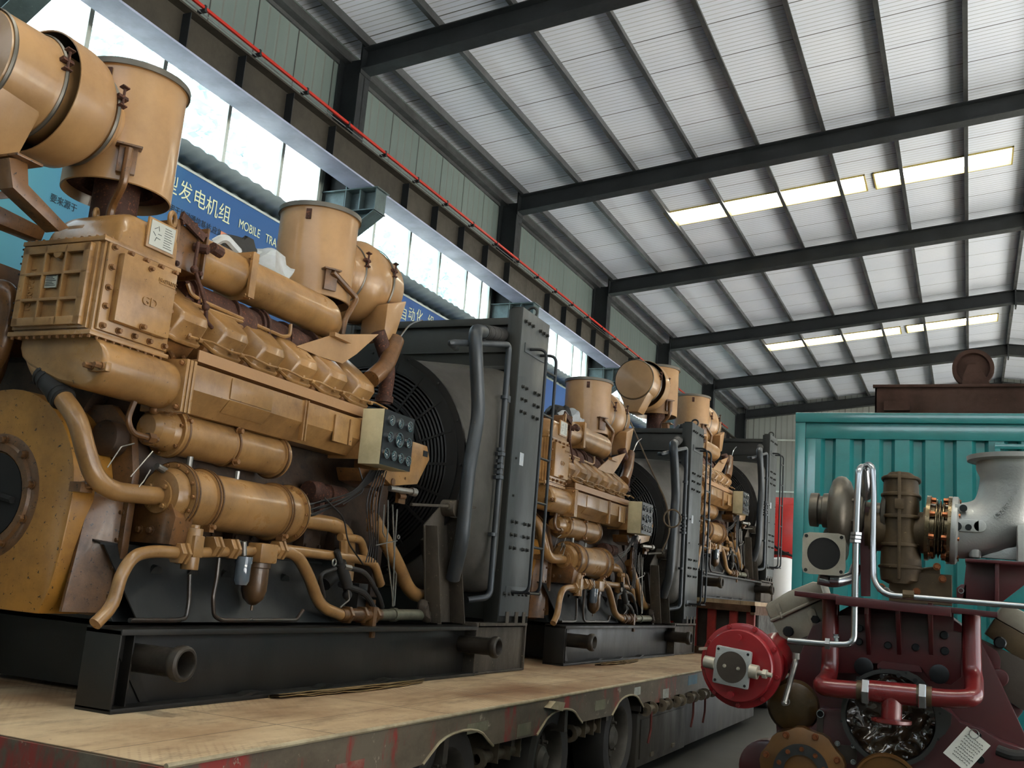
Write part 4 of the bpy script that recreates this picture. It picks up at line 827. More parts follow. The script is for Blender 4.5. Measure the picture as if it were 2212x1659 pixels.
# ---- air filters
def air_filter(c, s, cap, side):
    """vertical pre-cleaner at c (top centre), drum along s*Y; s=-1 near one"""
    x, y, z = c; R = .307
    m = MB(); m.lathe((x, y, z - .70), Z_, [(.285, .06), (.30, 0), (R, .005), (R, .685), (R + .014, .69), (R + .016, .705), (R + .01, .72), (R - .02, .725), (0, .735)], 56, False)
    f = m.build('air_filter', FILT, gs)
    m = MB(); m.annulus((x, y, z - .012), Z_, R - .002, R + .020, .036, 56); m.build('rim', plain('dark_rim_band', '#5f5a52', .4, .5) if 'dark_rim_band' not in MATS else MATS['dark_rim_band'], f)
    m = MB(); m.lathe((x, y, z - .70), Z_, [(.29, .06), (.2, .05), (.17, .10), (.13, .10), (.13, -.28), (.10, -.3)], 40, False); m.build('inner_duct', RUST, f)
    zc = z - .36; yd = y + s * .30
    m = MB(); prof = [(.20, -.12), (.22, 0), (.27, .05), (.275, .07), (.262, .08), (.262, .11)] + ([] if s < 0 else [(.325, .17), (.345, .24), (.345, .30), (.335, .36)])
    prof += ([(.262, .42), (.29, .44), (.30, .46), (.29, .48), (.29, .50), (.285, .74), (.27, .78), (0, .80)] if s < 0 else [(.33, .40), (.335, .41), (.33, .42), (.31, .62), (.25, .66), (0, .67)])
    m.lathe((x, yd - s * .05, zc), V(cap), prof, 56); dr = m.build('filter_drum', FILT, f)
    d = V(cap).normalized()
    m = MB()
    for h, r in (((.075, .277), (.46, .30), (.76, .283)) if s < 0 else ((.075, .277), (.41, .34))): m.lathe(V((x, yd - s * .05, zc)), d, [(r, h - .012), (r + .006, h), (r, h + .012)], 48, False)
    m.build('clamp_band', MATS['dark_rim_band'], dr)
    if s < 0:
        m = MB(); m.lathe(V((x, yd - s * .05, zc)), d, [(.262, .095), (.30, .12), (.335, .17), (.35, .25), (.352, .42), (.345, .42), (.343, .25), (.325, .17), (.262, .105)], 56, False); m.build('rain_cowl', FILT, dr)
        m = MB(); m.lathe(V((x, yd - s * .05, zc)), d, [(.264, .13), (.30, .14), (.325, .19), (.340, .26), (.342, .41)], 56, False); m.build('cowl_shade', DARK, dr)  # dark sleeve added inside the cowl to paint its inner shade
        m = MB(); q0 = V((x, yd - s * .05, zc)) + d * .76; m.prism([q0 + V((-.24, 0, -.14)), q0 + V((.24, 0, -.14)), q0 + V((.08, 0, -.46)), q0 + V((-.08, 0, -.46))], (0, .26, 0)); m.build('dust_funnel', FILT, dr, bev=.02)
    # clasps
    m = MB(); u, v, w = frame(d); bp = V((x, yd - s * .05, zc))
    for h, r in (((.47, .295), (.07, .28)) if s < 0 else ((.07, .28), (.41, .335))):
        e = V((1, 0, .35)).normalized(); p = bp + d * h + e * (r + .01); m.obox(p, (.03, .07, .02), e, d); m.cyl(p + V((.012, 0, .05)), p + V((.012, 0, -.05)), .008, 6); m.obox(p + V((.01, 0, .06)), (.03, .05, .008), e, d).obox(p + V((.01, 0, -.05)), (.03, .05, .008), e, d)
    m.build('clasp', RUST, dr)
    # bracket plate hugging the cylinder, and its strut
    m = MB(); a = radians(-38 if s < 0 else -30); e = V((cos(a), sin(a), 0)); tt = V((-sin(a), cos(a), 0)); p = V((x, y, z - .58)) + e * (R + .02)
    m.obox(p, (.10, .03, .16), tt, e).obox(p + V((0, 0, .08)), (.14, .08, .012), tt, e)
    pb = V((x + .28, y + (-.02), z - 1.0)); m.tube([p + e * .03 + V((0, 0, .06)), p + e * .03 + V((0, 0, -.15)), p + V((-.05, 0, -.25)) + e * (-.08), p + V((-.05, 0, -.42)) - e * .08] if s < 0 else [p + e * .03 + V((0, 0, .06)), at(771, 645, x=-4.36), at(745, 690, x=-4.34), at(738, 724, x=-4.32)], .024, 8, br=.05); m.build('stay', TAN2, f, bev=.002)
    m = MB(); a = radians(-70); e = V((cos(a), sin(a), 0)); p = V((x, y, z - .08)) + e * (R + .006); m.obox(p, (.04, .012, .08), V((-sin(a), cos(a), 0)), e); m.build('hook', RUST, f)
    # seams
    # conical cap under the drum
    return f, dr
f1, d1 = air_filter((-4.55, 4.15, 4.42), -1, (0, -1, 0), 1)
f2, d2 = air_filter((-4.70, 6.33, 4.42), 1, (0, 1, 0), 1)
# ---- radiator
rad = MB()
for sd in (1, -1):
    f = (lambda x: x) if sd > 0 else mir
    def bx(x0, x1, *r): a, b = sorted((f(x0), f(x1))); rad.box(a, b, *r)
    bx(-4.0, -3.885, 8.56, 8.572, 1.335, 4.30); bx(-4.0, -3.885, 9.24, 9.252, 1.335, 4.30); bx(-4.0, -3.9, 8.56, 9.25, 4.285, 4.30); bx(-4.03, -3.98, 8.57, 9.24, 1.34, 4.28)
rad.box(mir(-4.0), -4.0, 8.62, 8.64, 3.72, 4.20).box(mir(-4.0), -4.0, 8.58, 9.2, 4.175, 4.19).box(mir(-4.0), -4.0, 8.575, 8.585, 4.13, 4.2).box(mir(-4.0), -4.0, 8.58, 8.63, 3.86, 3.872).box(mir(-4.0), -4.0, 8.6, 8.66, 3.69, 3.73).box(mir(-4.0), -4.0, 8.6, 9.2, 1.36, 1.6)
rd = rad.build('radiator', RAD, gs, bev=.003)
MB().box(mir(-4.0), -4.0, 8.75, 9.15, 1.6, 4.15).build('core', DARK, rd)
m = MB().box(-3.888, -3.876, 8.565, 9.247, 1.40, 4.295); sp_ = m.build('side_panel', RADS, rd, bev=.003, label='blue-grey streaked side plate')
m = MB()
for k in range(3): 
    m.bolt((-3.876, 8.63 + k * .09, 4.17), X_, .016, .022); m.bolt((-3.876, 9.0 + k * .09, 4.17), X_, .016, .022); m.bolt((-3.876, 8.63 + k * .09, 1.60), X_, .016, .022); m.bolt((-3.876, 8.95 + k * .09, 1.60), X_, .016, .022)
for z0 in (3.30, 2.02):
    for dz in (0, .12, .24):
        for y in (8.68, 8.77, 8.98, 9.08): m.bolt((-3.876, y, z0 + dz * (1 if z0 > 3 else 1)), X_, .015, .022)
for z in (2.5, 2.85): m.bolt((-3.876, 8.66, z), X_, .01, .012).bolt((-3.876, 9.2, z + .02), X_, .01, .012)
m.build('panel_bolts', DARK if False else RAD, sp_)
m = MB().box(-3.8765, -3.874, 8.75, 8.84, 2.80, 2.92); st = m.build('sticker', paint('worn_label', '#c8ccd0', .6, 0, '#6a86b8', .5, 18), sp_)
m = MB()
for y in (8.74, 8.95, 9.13): m.box(-3.875, -3.868, y - .035, y + .035, 1.34, 1.44)
m.build('foot_tabs', BLKD, sp_)
MB().ring((-3.94, 8.93, 4.345), Y_, .05, .014, 24).build('lifting_eye', RAD, rd)
m = MB(); m.box(-3.98, -3.86, 8.15, 9.2, 1.315, 1.34); m.build('shim_plate', BLKD, rd)
# shroud: square to round
m = MB(); CX_, CZ_ = -4.89, 2.64; n = 64
def sq(k, hx, hz, rr):
    a = 2 * pi * k / n + pi / n; c_, s_ = cos(a), sin(a); e = .16 + .84 * rr; 
    return (hx * (abs(c_) ** e) * (1 if c_ > 0 else -1), hz * (abs(s_) ** e) * (1 if s_ > 0 else -1))
rings = []
for y, rr, hx, hz in ((8.6, 0.0, .95, 1.055), (8.5, .05, .95, 1.055), (8.3, .3, .965, 1.05), (8.05, .75, .995, 1.03), (7.85, 1.0, 1.0, 1.0), (7.62, 1.0, .99, .99)):
    rings.append([V((CX_ + sq(k, hx, hz, rr)[0], y, CZ_ + sq(k, hx, hz, rr)[1])) for k in range(n)])
m.loft(rings, False); sh = m.build('fan_shroud', DUSTY, rd, ang=60)
m = MB(); m.lathe((CX_, 7.60, CZ_), Y_, [(.90, 0), (1.02, 0), (1.02, .03), (.985, .03), (.985, .5), (.90, .5), (.90, 0)], 72, False)
for k in range(16): a = 2 * pi * k / 16; m.bolt((CX_ + .99 * cos(a), 7.6, CZ_ + .99 * sin(a)), -Y_, .012, .014)
m.build('shroud_rim', FANB, sh)
# fan guard of flat slats between radial bars
gd = MB(); nb = 20
for k in range(nb):
    a = 2 * pi * k / nb; e = V((cos(a), 0, sin(a))); gd.obox(V((CX_, 7.585, CZ_)) + e * .60, (.66, .02, .022), e, Y_)
gd.annulus((CX_, 7.578, CZ_), Y_, .86, .96, .016, 72).annulus((CX_, 7.578, CZ_), Y_, .2, .33, .016, 48).annulus((CX_, 7.578, CZ_), Y_, .585, .61, .016, 64)
gdo = gd.build('fan_guard', FANB, sh)
m = MB(); r = .35
while r < .86:
    m.lathe((CX_, 7.58, CZ_), Y_, [(r, 0), (r + .015, .004), (r + .015, .014), (r, .010), (r, 0)], 72, False); r += .033
m.build('guard_slats', FANB, gdo, kind='stuff')
m = MB(); m.lathe((CX_, 7.75, CZ_), Y_, [(.2, 0), (.2, .2), (0, .2)], 24)
for k in range(8):
    a = 2 * pi * k / 8; e = V((cos(a), 0, sin(a))); t = V((-sin(a), 0, cos(a))); m.obox(V((CX_, 7.85, CZ_)) + e * .5, (.72, .22, .012), e, t * .8 + Y_ * .6)
m.build('fan', DARK, sh)
# support post, rod
m = MB(); B = [V((-3.87, 7.42, 1.335)), V((-3.87, 7.88, 1.335)), V((-3.87, 7.66, 2.2)), V((-3.87, 7.60, 2.30)), V((-3.87, 7.50, 2.27)), V((-3.87, 7.24, 2.10))]
m.prism([V((-4.02, 7.44, 1.335)), V((-4.02, 7.88, 1.335)), V((-4.02, 7.66, 2.2)), V((-4.02, 7.60, 2.3)), V((-4.02, 7.5, 2.27)), V((-4.02, 7.26, 2.1))], (.012, 0, 0))
m.prism([V((-4.02, 7.88, 1.335)), V((-3.87, 7.88, 1.335)), V((-3.9, 7.66, 2.2)), V((-4.02, 7.66, 2.2))], (0, -.012, 0)).prism([V((-4.02, 7.44, 1.335)), V((-3.87, 7.44, 1.335)), V((-3.9, 7.28, 2.1)), V((-4.02, 7.28, 2.1))], (0, .012, 0)); 
m.lathe((-4.02, 7.58, 2.27), X_, [(.07, 0), (.07, .13)], 20); po = m.build('support_post', BLKD, gs, bev=.002)
m = MB(); m.cyl((-3.93, 6.88, 2.23), (-3.93, 8.0, 2.32), .012, 10); m.lathe((-3.93, 7.48, 2.278), (0, 1, .08), [(.028, 0), (.028, .22)], 12); m.lathe((-3.93, 7.72, 2.3), (0, 1, .08), [(.03, 0), (.03, .03)], 6); m.build('tie_rod', BLKD, po)
m = MB(); m.obox((-4.15, 7.75, 1.6), (.06, .06, .9), V((0, .45, -.9)).cross(X_), X_); m.build('rear_post', BLKD, po)
# coolant pipes on the radiator
HOSE = paint('blue_grey_pipe', '#3c4146', .38, .3, '#36342e', .6, 5, '#8a8270', -.02, streak=True)
bp = [(-3.98, 8.60, 3.98), (-4.02, 8.02, 3.98), (-4.04, 8.02, 3.8), (-4.04, 8.12, 3.1), (-4.06, 8.06, 2.55), (-4.1, 8.0, 2.0)]
m = MB(); m.tube([at(1078, 722, x=-4.05), at(1026, 714, x=-3.86), at(1028, 760, x=-3.84), at(1034, 895, x=-3.83), at(1012, 1020, x=-3.82), at(998, 1170, x=-3.83), at(978, 1250, x=-3.95)], .06, 20, br=.13); bo = m.build('top_hose', HOSE, rd)
m = MB(); a = at(1078, 722, x=-4.05); b = at(1026, 714, x=-3.86); d = (a - b).normalized()
for t in (.35, .55, .8): m.lathe(lerp(b, a, t), d, [(.068, 0), (.068, .015)], 20)
m.cyl(lerp(b, a, .3), a + d * .12, .066, 18); m.build('rubber_sleeve', RUB, bo)
m = MB(); m.tube([at(985, 752, x=-4.1), at(972, 740, x=-3.93), at(1100, 744, x=-3.88), at(1096, 800, x=-3.87), at(1080, 1010, x=-3.87), at(1058, 1290, x=-3.87), at(1010, 1296, x=-4.0)], .028, 12, br=.07)
for px, py in ((1090, 862), (1063, 1158)): m.lathe(at(px, py, x=-3.87), Z_, [(.038, 0), (.038, .03)], 12); m.obox(at(px + 8, py, x=-3.87), (.05, .06, .025), Y_)
for py, r in ((975, .04), (985, .05), (1000, .036), (1012, .046), (1024, .04), (1035, .05)): m.lathe(at(1081 - (py - 975) * .08, py, x=-3.87), Z_, [(r, 0), (r, .03)], 8)
m.build('overflow_pipe', HOSE, rd)
m = MB(); m.tube([at(855, 735, x=-4.3), at(835, 790, x=-4.25), at(800, 820, x=-4.2)], .07, 14)
m.build('outlet_pipe', TAN2, gs)
m = MB(); m.tube([(-4.35, 7.0, 3.05), (-4.3, 6.95, 3.35), (-4.35, 6.8, 3.6)], .06, 14); m.lathe((-4.33, 6.97, 3.05), Z_, [(.075, 0), (.075, .05)], 16); m.build('vapour_pipe', RUST, gs)
# ladder on the radiator side
m = MB(); LX = -3.70
for y0, ext in ((8.80, 0), (9.06, 0)):
    m.tube([(-3.88, y0 - .02, 3.93), (LX, y0, 3.93), (LX, y0, 1.62), (-3.88, y0 - .02, 1.62)], .015, 10, br=.09)
for k in range(6): m.cyl((LX, 8.80, 3.72 - .42 * k), (LX, 9.06, 3.72 - .42 * k), .012, 8)
ld = m.build('ladder', plain('dark_ladder_steel', '#26292c', .4, .4), rd)
m = MB().box(-3.878, -3.868, 8.66, 9.16, 3.88, 3.97).box(-3.878, -3.868, 8.66, 9.16, 1.57, 1.67); m.build('ladder_plate', RADS, ld, bev=.002)
m = MB(); m.tube([at(860, 735, x=-4.25), at(885, 700, x=-4.25), at(912, 692, x=-4.25)], .008, 6, br=.1); m.build('cable_end', BRIGHT, rd)
# brackets that carry the rear air filter
m = MB(); 
pz = [at(px, py, x=-4.22) for px, py in ((640, 748), (722, 722), (818, 722), (770, 765), (740, 785), (690, 770))]; m.prism(pz, (-.012, 0, 0)); m.obox(at(736, 730, x=-4.2), (.22, .03, .05), Y_); m.build('filter_bracket', FILT, gs)
m = MB(); pz = [at(px, py, x=-4.3) for px, py in ((838, 655), (880, 650), (852, 735), (828, 735))]; m.prism(pz, (-.3, .1, 0)); m.build('drum_funnel', FILT, d2, bev=.02)
m = MB(); pz = [at(px, py, x=-4.35) for px, py in ((20, 340), (60, 345), (62, 400), (150, 492), (128, 500), (28, 405))]; m.prism(pz, (-.10, 0, 0)); m.obox(at(42, 348, x=-4.38), (.16, .16, .015), X_, Y_)
pz = [at(px, py, x=-4.7) for px, py in ((-10, 440), (100, 495), (90, 520), (-10, 480))]; m.prism(pz, (-.10, 0, 0)); pz = [at(px, py, x=-4.6) for px, py in ((-20, 415), (60, 408), (60, 425), (-20, 432))]; m.prism(pz, (-.03, .0, 0)); m.build('near_filter_bracket', TAN2, gs, bev=.004)
# bundled wrapping between intake pipe and filter
m = MB(); c = at(510, 552, x=-4.75); m.sphere(c, .17, (1, 1.3, .7), 24)
for v in m.bm.verts: v.co += V((noise.noise(v.co * 9), noise.noise(v.co * 9 + V((5, 0, 0))), noise.noise(v.co * 9 + V((0, 9, 0))))) * .09
wr = m.build('black_wrapping', RUB, gs, ang=20)
m = MB(); c = at(566, 585, x=-4.7); m.sphere(c, .165, (.9, 1.2, .8), 20)
for v in m.bm.verts: v.co += V((noise.noise(v.co * 7), noise.noise(v.co * 7 + V((5, 0, 0))), noise.noise(v.co * 7 + V((0, 9, 0))))) * .11
m.tube([at(462, 525, x=-4.55), at(485, 512, x=-4.5), at(515, 545, x=-4.5)], .03, 8); m.build('plastic_sheet', paint('pale_plastic', '#b8bcc0', .3, 0, '#8a8878', .5, 6), wr, ang=20)
# left bank plumbing glimpsed at the near end
m = MB(); m.tube([at(-20, 625, x=-4.85), at(15, 625, x=-4.75), at(22, 660, x=-4.75), at(0, 760, x=-4.8), at(-30, 800, x=-4.9)], .055, 14, br=.1); m.tube([(-5.1, 4.0, 3.1), (-5.1, 4.0, 2.6), (-5.4, 3.9, 2.2)], .06, 12); m.box(-5.7, -5.14, 3.72, 4.25, 2.79, 3.28); m.build('left_bank_pipes', TAN2, gs, bev=.004)
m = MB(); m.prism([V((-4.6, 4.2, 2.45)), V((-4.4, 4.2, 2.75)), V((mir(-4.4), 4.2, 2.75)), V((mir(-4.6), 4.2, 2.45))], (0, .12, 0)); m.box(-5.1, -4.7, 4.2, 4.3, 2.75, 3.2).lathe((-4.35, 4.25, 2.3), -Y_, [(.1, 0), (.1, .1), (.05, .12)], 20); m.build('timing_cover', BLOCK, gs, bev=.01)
done()
def set_copy(dy, dz, yaw, label):
    c = copy_tree(gs); c['label'] = label; c.rotation_euler = (0, 0, radians(yaw))
    piv = V((-3.86, 4.0, .9)); off = V(OG) - piv; off.rotate(Matrix.Rotation(radians(yaw), 3, 'Z')); c.location = piv + V((0, dy, dz)) + off; return c
g2_ = set_copy(6.25, 0, -1.25, 'middle tan diesel generator set, behind the first grey radiator')
g3_ = set_copy(12.3, .83, -2.3, 'farthest tan diesel generator set, raised on the trailer gooseneck')
def move_filter(root, near, sc, shift):
    fs = sorted([c for c in root.children if c.name.startswith('air_filter')], key=lambda c: c.name); f = fs[0 if near else 1]
    c = (V((-4.55, 3.6, 4.06)) if near else V((-4.70, 6.33, 4.1))) - V(OG); f.scale = (sc,) * 3; f.location = c * (1 - sc) + V(shift)
move_filter(g2_, True, 1, (-.3, 0, 0)); move_filter(g3_, True, 1.16, (-.33, 0, .2)); move_filter(g3_, False, 1.07, (-.18, 0, .16))
# ================================================================== red engine on its stand, right foreground
MAR = paint('maroon_engine_paint', '#440f12', .34, 0, '#2c0d0e', .55, 3.0, '#4a1414', -.02, coat=.25)
MARL = paint('bright_maroon_pipe', '#6c1a1a', .28, 0, '#4a1414', .4, 4, coat=.5)
REDP2 = paint('bright_red_drum', '#8a141a', .34, 0, '#6a1016', .4, 4, '#d8c8b8', -.09, coat=.3)
CAST = paint('grey_cast_aluminium', '#a8a090', .45, .35, '#7c7264', .5, 6)
CASTB = paint('bronze_brown_casting', '#54432c', .5, .4, '#231b12', .7, 4.5, '#94805c', -.02)
TURB = paint('turbo_grey_casting', '#665f54', .42, .6, '#3e362c', .6, 6)
SILV = paint('silver_casting', '#aeaeaa', .42, .45, '#8e8c86', .3, 7, bump=.3)
COPP = plain('copper_bolt', '#8f5636', .35, .8)
BRNP = paint('brown_grey_plate', '#40372f', .5, .3, '#33291f', .7, 5)
GRYP = paint('dark_grey_machined', '#383836', .42, .5, '#2e2a26', .5, 4)
BRZ = paint('bronze_yellow_cover', '#744c20', .34, .35, '#4a2e14', .6, 5, coat=.3)
GUN = plain('black_oxide', '#17181a', .4, .4)
YE = 5.5
def Q(px, py, y=YE): return at(px, py, y=y)
def poly(m, pts, y=YE, d=.05): return m.prism([Q(a, b, y) for a, b in pts], (0, d, 0))
re_ = thing('marine_engine', (-.35, 5.5, 0), 'large dark red engine with turbocharger and silver elbow duct, before the teal container', 'engine')
# stand, block and the two banks
m = MB(); cxe = -.34
for x in (-1.0, .25):
    m.box(x - .06, x + .06, 5.7, 8.1, .28, .4)
    for y in (5.85, 7.95): m.box(x - .05, x + .05, y - .05, y + .05, 0, .3)
m.box(-1.06, .31, 5.8, 5.9, .2, .3).box(-1.06, .31, 7.9, 8.0, .2, .3); m.build('stand', MAR, re_, bev=.005)
m = MB(); m.prism([V((x, 5.62, z)) for x, z in ((-.85, .4), (.17, .4), (.25, 1.15), (.05, 1.6), (-.12, 1.72), (-.56, 1.72), (-.75, 1.6), (-.93, 1.15))], (0, 2.4, 0)); m.build('engine_block', MAR, re_, bev=.01)
# left head with valve cover
hd_pts = [(1655, 1312), (1662, 1301), (1770, 1252), (1800, 1262), (1838, 1370), (1832, 1388), (1712, 1398), (1690, 1372)]
lo = [(1652, 1312), (1656, 1300), (1752, 1256), (1768, 1258), (1777, 1292), (1665, 1343), (1660, 1330)]
m = MB(); poly(m, [(1652, 1312), (1657, 1303), (1702, 1277), (1755, 1256), (1772, 1258), (1782, 1290), (1668, 1342), (1660, 1332)], 5.72, .34); lc = m.build('valve_cover', CAST, re_, bev=.02)
m = MB(); poly(m, [(1662, 1338), (1787, 1281), (1790, 1287), (1665, 1345)], 5.70, .38); poly(m, [(1668, 1344), (1788, 1290), (1800, 1370), (1760, 1375), (1700, 1392), (1690, 1385)], 5.72, .34); m.build('cylinder_head', CAST, re_, bev=.008)
m = MB(); poly(m, [(1674, 1306), (1682, 1302), (1688, 1320), (1682, 1324)], 5.71, .02)
for a, b in (((1685, 1322), (1689, 1336)), ((1777, 1281), (1779, 1296))): m.tube([Q(*a, 5.71), Q(*b, 5.71)], .012, 8)
poly(m, [(1743, 1322), (1750, 1314), (1760, 1316), (1772, 1352), (1764, 1358), (1752, 1356)], 5.71, .02); m.build('cover_lugs', CAST, lc, bev=.004)
m = MB(); m.lathe(Q(1704, 1364, 5.7), V((.0, -1, 0)), [(.028, 0), (.028, .03), (.024, .035)], 10).lathe(Q(1762, 1338, 5.7), -Y_, [(.022, 0), (.022, .03)], 6); m.build('black_bolt', GUN, lc)
m = MB(); poly(m, [(1670, 1405), (1700, 1390), (1800, 1352), (1840, 1352), (1840, 1440), (1790, 1442), (1712, 1467), (1700, 1450)], 5.68, .12); bpl = m.build('side_plate', BRNP, re_, bev=.004)
m = MB(); poly(m, [(1745, 1400), (1756, 1392), (1772, 1393), (1777, 1404), (1770, 1420), (1755, 1422), (1744, 1412)], 5.675, .01); m.lathe(Q(1710, 1440, 5.675), -Y_, [(.02, 0), (.018, .012), (0, .012)], 16); m.build('machined_spots', BRIGHT, bpl)
m = MB(); poly(m, [(1748, 1375), (1760, 1362), (1800, 1350), (1800, 1415), (1760, 1412), (1748, 1396)], 5.66, .03); m.build('lifting_plate', MAR, re_, bev=.006)
m = MB(); poly(m, [(1700, 1468), (1735, 1470), (1790, 1445), (1845, 1520), (1815, 1535), (1765, 1530), (1720, 1500)], 5.8, .6); m.build('lower_bank_cover', MAR, re_, bev=.01)
# right bank
m = MB(); poly(m, [(2158, 1318), (2172, 1302), (2250, 1340), (2290, 1380), (2282, 1410), (2150, 1335)], 5.72, .34); rc = m.build('valve_cover', CAST, re_, bev=.015)
m = MB(); poly(m, [(2150, 1336), (2282, 1410), (2260, 1450), (2212, 1432), (2128, 1370)], 5.72, .34); m.build('cylinder_head', CASTB, re_, bev=.006)
m = MB(); m.lathe(Q(2160, 1388, 5.7), -Y_, [(.03, 0), (.03, .035), (.024, .04)], 10); m.build('black_bolt', GUN, rc)
m = MB(); poly(m, [(2118, 1380), (2160, 1400), (2260, 1450), (2212, 1535), (2120, 1480)], 5.68, .12); m.build('side_plate', BRNP, re_, bev=.004)
m = MB(); poly(m, [(2118, 1382), (2155, 1408), (2162, 1425), (2160, 1455), (2145, 1462), (2138, 1440), (2118, 1428)], 5.655, .03); m.lathe(Q(2158, 1464, 5.66), V((0, -1, 0)), [(.045, 0), (.04, .01), (0, .012)], 20); m.build('lifting_plate', MAR, re_, bev=.004)
m = MB(); poly(m, [(2120, 1480), (2212, 1535), (2170, 1590), (2140, 1640), (2070, 1560), (2060, 1500)], 5.78, .6); m.build('lower_bank_cover', MAR, re_, bev=.01)
# gear case at the bottom
gc = [(1632, 1700), (1668, 1596), (1682, 1577), (1753, 1571), (1768, 1555), (1764, 1535), (1775, 1528), (1790, 1533), (1818, 1533), (1836, 1524), (1850, 1500), (1880, 1470), (1990, 1470), (2040, 1520), (2075, 1560), (2120, 1575), (2160, 1600), (2230, 1625), (2260, 1700)]
m = MB(); poly(m, gc, 5.52, .16); gcase = m.build('gear_case', MAR, re_, bev=.008)
# grey ring plate with taped opening
hc = Q(1922, 1550, 5.42); m = MB()
out = [(1880, 1455), (1902, 1448), (1962, 1450), (1990, 1464), (2010, 1490), (2030, 1530), (2060, 1545), (2050, 1580), (2020, 1600), (1990, 1632), (1955, 1645), (1925, 1640), (1890, 1620), (1862, 1590), (1848, 1570), (1838, 1540), (1845, 1510), (1860, 1490)]
n = 36; a_ = []; b_l = []
rh = .205
import itertools
def inner(k): a = 2 * pi * k / n; return hc + V((cos(a) * rh, 0, sin(a) * rh))
def outer(k):
    a = 2 * pi * k / n; d = V((cos(a), 0, sin(a))); best = .3
    P3 = [Q(x, y, 5.42) for x, y in out]
    for p, q_ in zip(P3, P3[1:] + P3[:1]):
        e = q_ - p; den = d.x * e.z - d.z * e.x
        if abs(den) < 1e-9: continue
        w = p - hc; t = (w.x * e.z - w.z * e.x) / den; s_ = (w.x * d.z - w.z * d.x) / den
        if t > 0 and 0 <= s_ <= 1: best = max(t, rh + .02)
    return hc + d * best
I0 = [inner(k) for k in range(n)]; O0 = [outer(k) for k in range(n)]; dd = V((0, .02, 0)); ddb = V((0, .09, 0))
m.loft([[p + ddb for p in I0], [p for p in I0], [p for p in O0], [p + dd for p in O0]], False); gp2 = m.build('ring_plate', GRYP, re_)
m = MB(); m.lathe(hc + V((0, .088, 0)), Y_, [(rh, 0), (rh, .008), (0, .01)], 32); m.build('dark_opening', DARK, re_)
m = MB()
for k in range(12): a = 2 * pi * k / 12 + .2; m.lathe(hc + V((cos(a) * (rh + .022), 0, sin(a) * (rh + .022))), -Y_, [(.006, 0), (.006, .001), (0, .001)], 8)
for px, py in ((1905, 1461), (1941, 1459), (1977, 1470)): m.lathe(Q(px, py, 5.418), -Y_, [(.011, 0), (.011, .002), (0, .002)], 12)
m.build('bolt_hole', DARK, gp2)
m = MB(); gx = 44
vs = [[None] * gx for _ in range(gx)]
for i in range(gx):
    for j in range(gx):
        u, v = (i / (gx - 1) - .5) * 2, (j / (gx - 1) - .5) * 2; rr_ = sqrt(u * u + v * v)
        s_ = min(1, 1 / max(rr_, .001)) if rr_ > 1 else 1; p = V((u * s_, 0, v * s_)) * .2
        vs[i][j] = m.bm.verts.new(hc + p + V((0, .065 + .035 * noise.noise(V((u * 2.3, v * 2.3, 1.2))) - .075 * abs(noise.noise(V((u * 2.4, v * 3.4, 4)))) - .01 * abs(noise.noise(V((u * 7, v * 5, 8)))), 0)))
for i in range(gx - 1):
    for j in range(gx - 1): m.bm.faces.new((vs[i][j], vs[i + 1][j], vs[i + 1][j + 1], vs[i][j + 1]))
wrap = m.build('plastic_wrap', paint('brown_film_wrap', '#3e2e1e', .14, 0, '#120c08', .9, 5, '#b8a078', -.1, coat=1), re_, ang=40, kind=None); wrap['label'] = 'crumpled brown plastic film in the round opening'  # pale specks in the film colour stand in for highlights on the folds
# bearing bracket plate with ribs under the shelf
br_ = [(1792, 1330), (1792, 1440), (1806, 1454), (1872, 1456), (1886, 1434), (1900, 1434), (1990, 1442), (2010, 1472), (2055, 1480), (2078, 1462), (2078, 1366), (2060, 1362), (2060, 1318)]
m = MB(); poly(m, br_, 5.47, .04); bk = m.build('bearing_bracket', MAR, re_, bev=.005)
m = MB()
for px, bx_ in ((1867, 1878), (1934, 1945), (2004, 2012)):
    a, b, c = Q(px, 1300, 5.3), Q(px, 1324, 5.3), Q(px + 2, 1300, 5.46); y0 = 5.47
    ptop = Q(px, 1302, 5.32); pf = Q(px, 1326, 5.32); pb = Q(bx_, 1415, 5.47); pt = V((ptop.x, 5.47, ptop.z))
    m.prism([ptop, pf, V((pf.x + .0, 5.47, pb.z)), pt], (.02, 0, 0))
m.build('rib', MAR, bk, bev=.002)
m = MB()
for px, py, r in ((1866, 1440, .045), (2029, 1456, .045), (1856, 1386, .018), (1918, 1394, .018), (1978, 1398, .018), (2041, 1406, .02), (1857, 1357, .018), (2040, 1372, .02)): m.lathe(Q(px, py, 5.468), -Y_, [(r, 0), (r, .012), (r * .8, .016), (0, .016)], 24)
m.build('black_plug', GUN, bk)
m = MB(); poly(m, [(1895, 1435), (1905, 1428), (1985, 1438), (1990, 1445), (1990, 1452), (1895, 1444)], 5.46, .03); m.build('top_strip', MAR, bk)
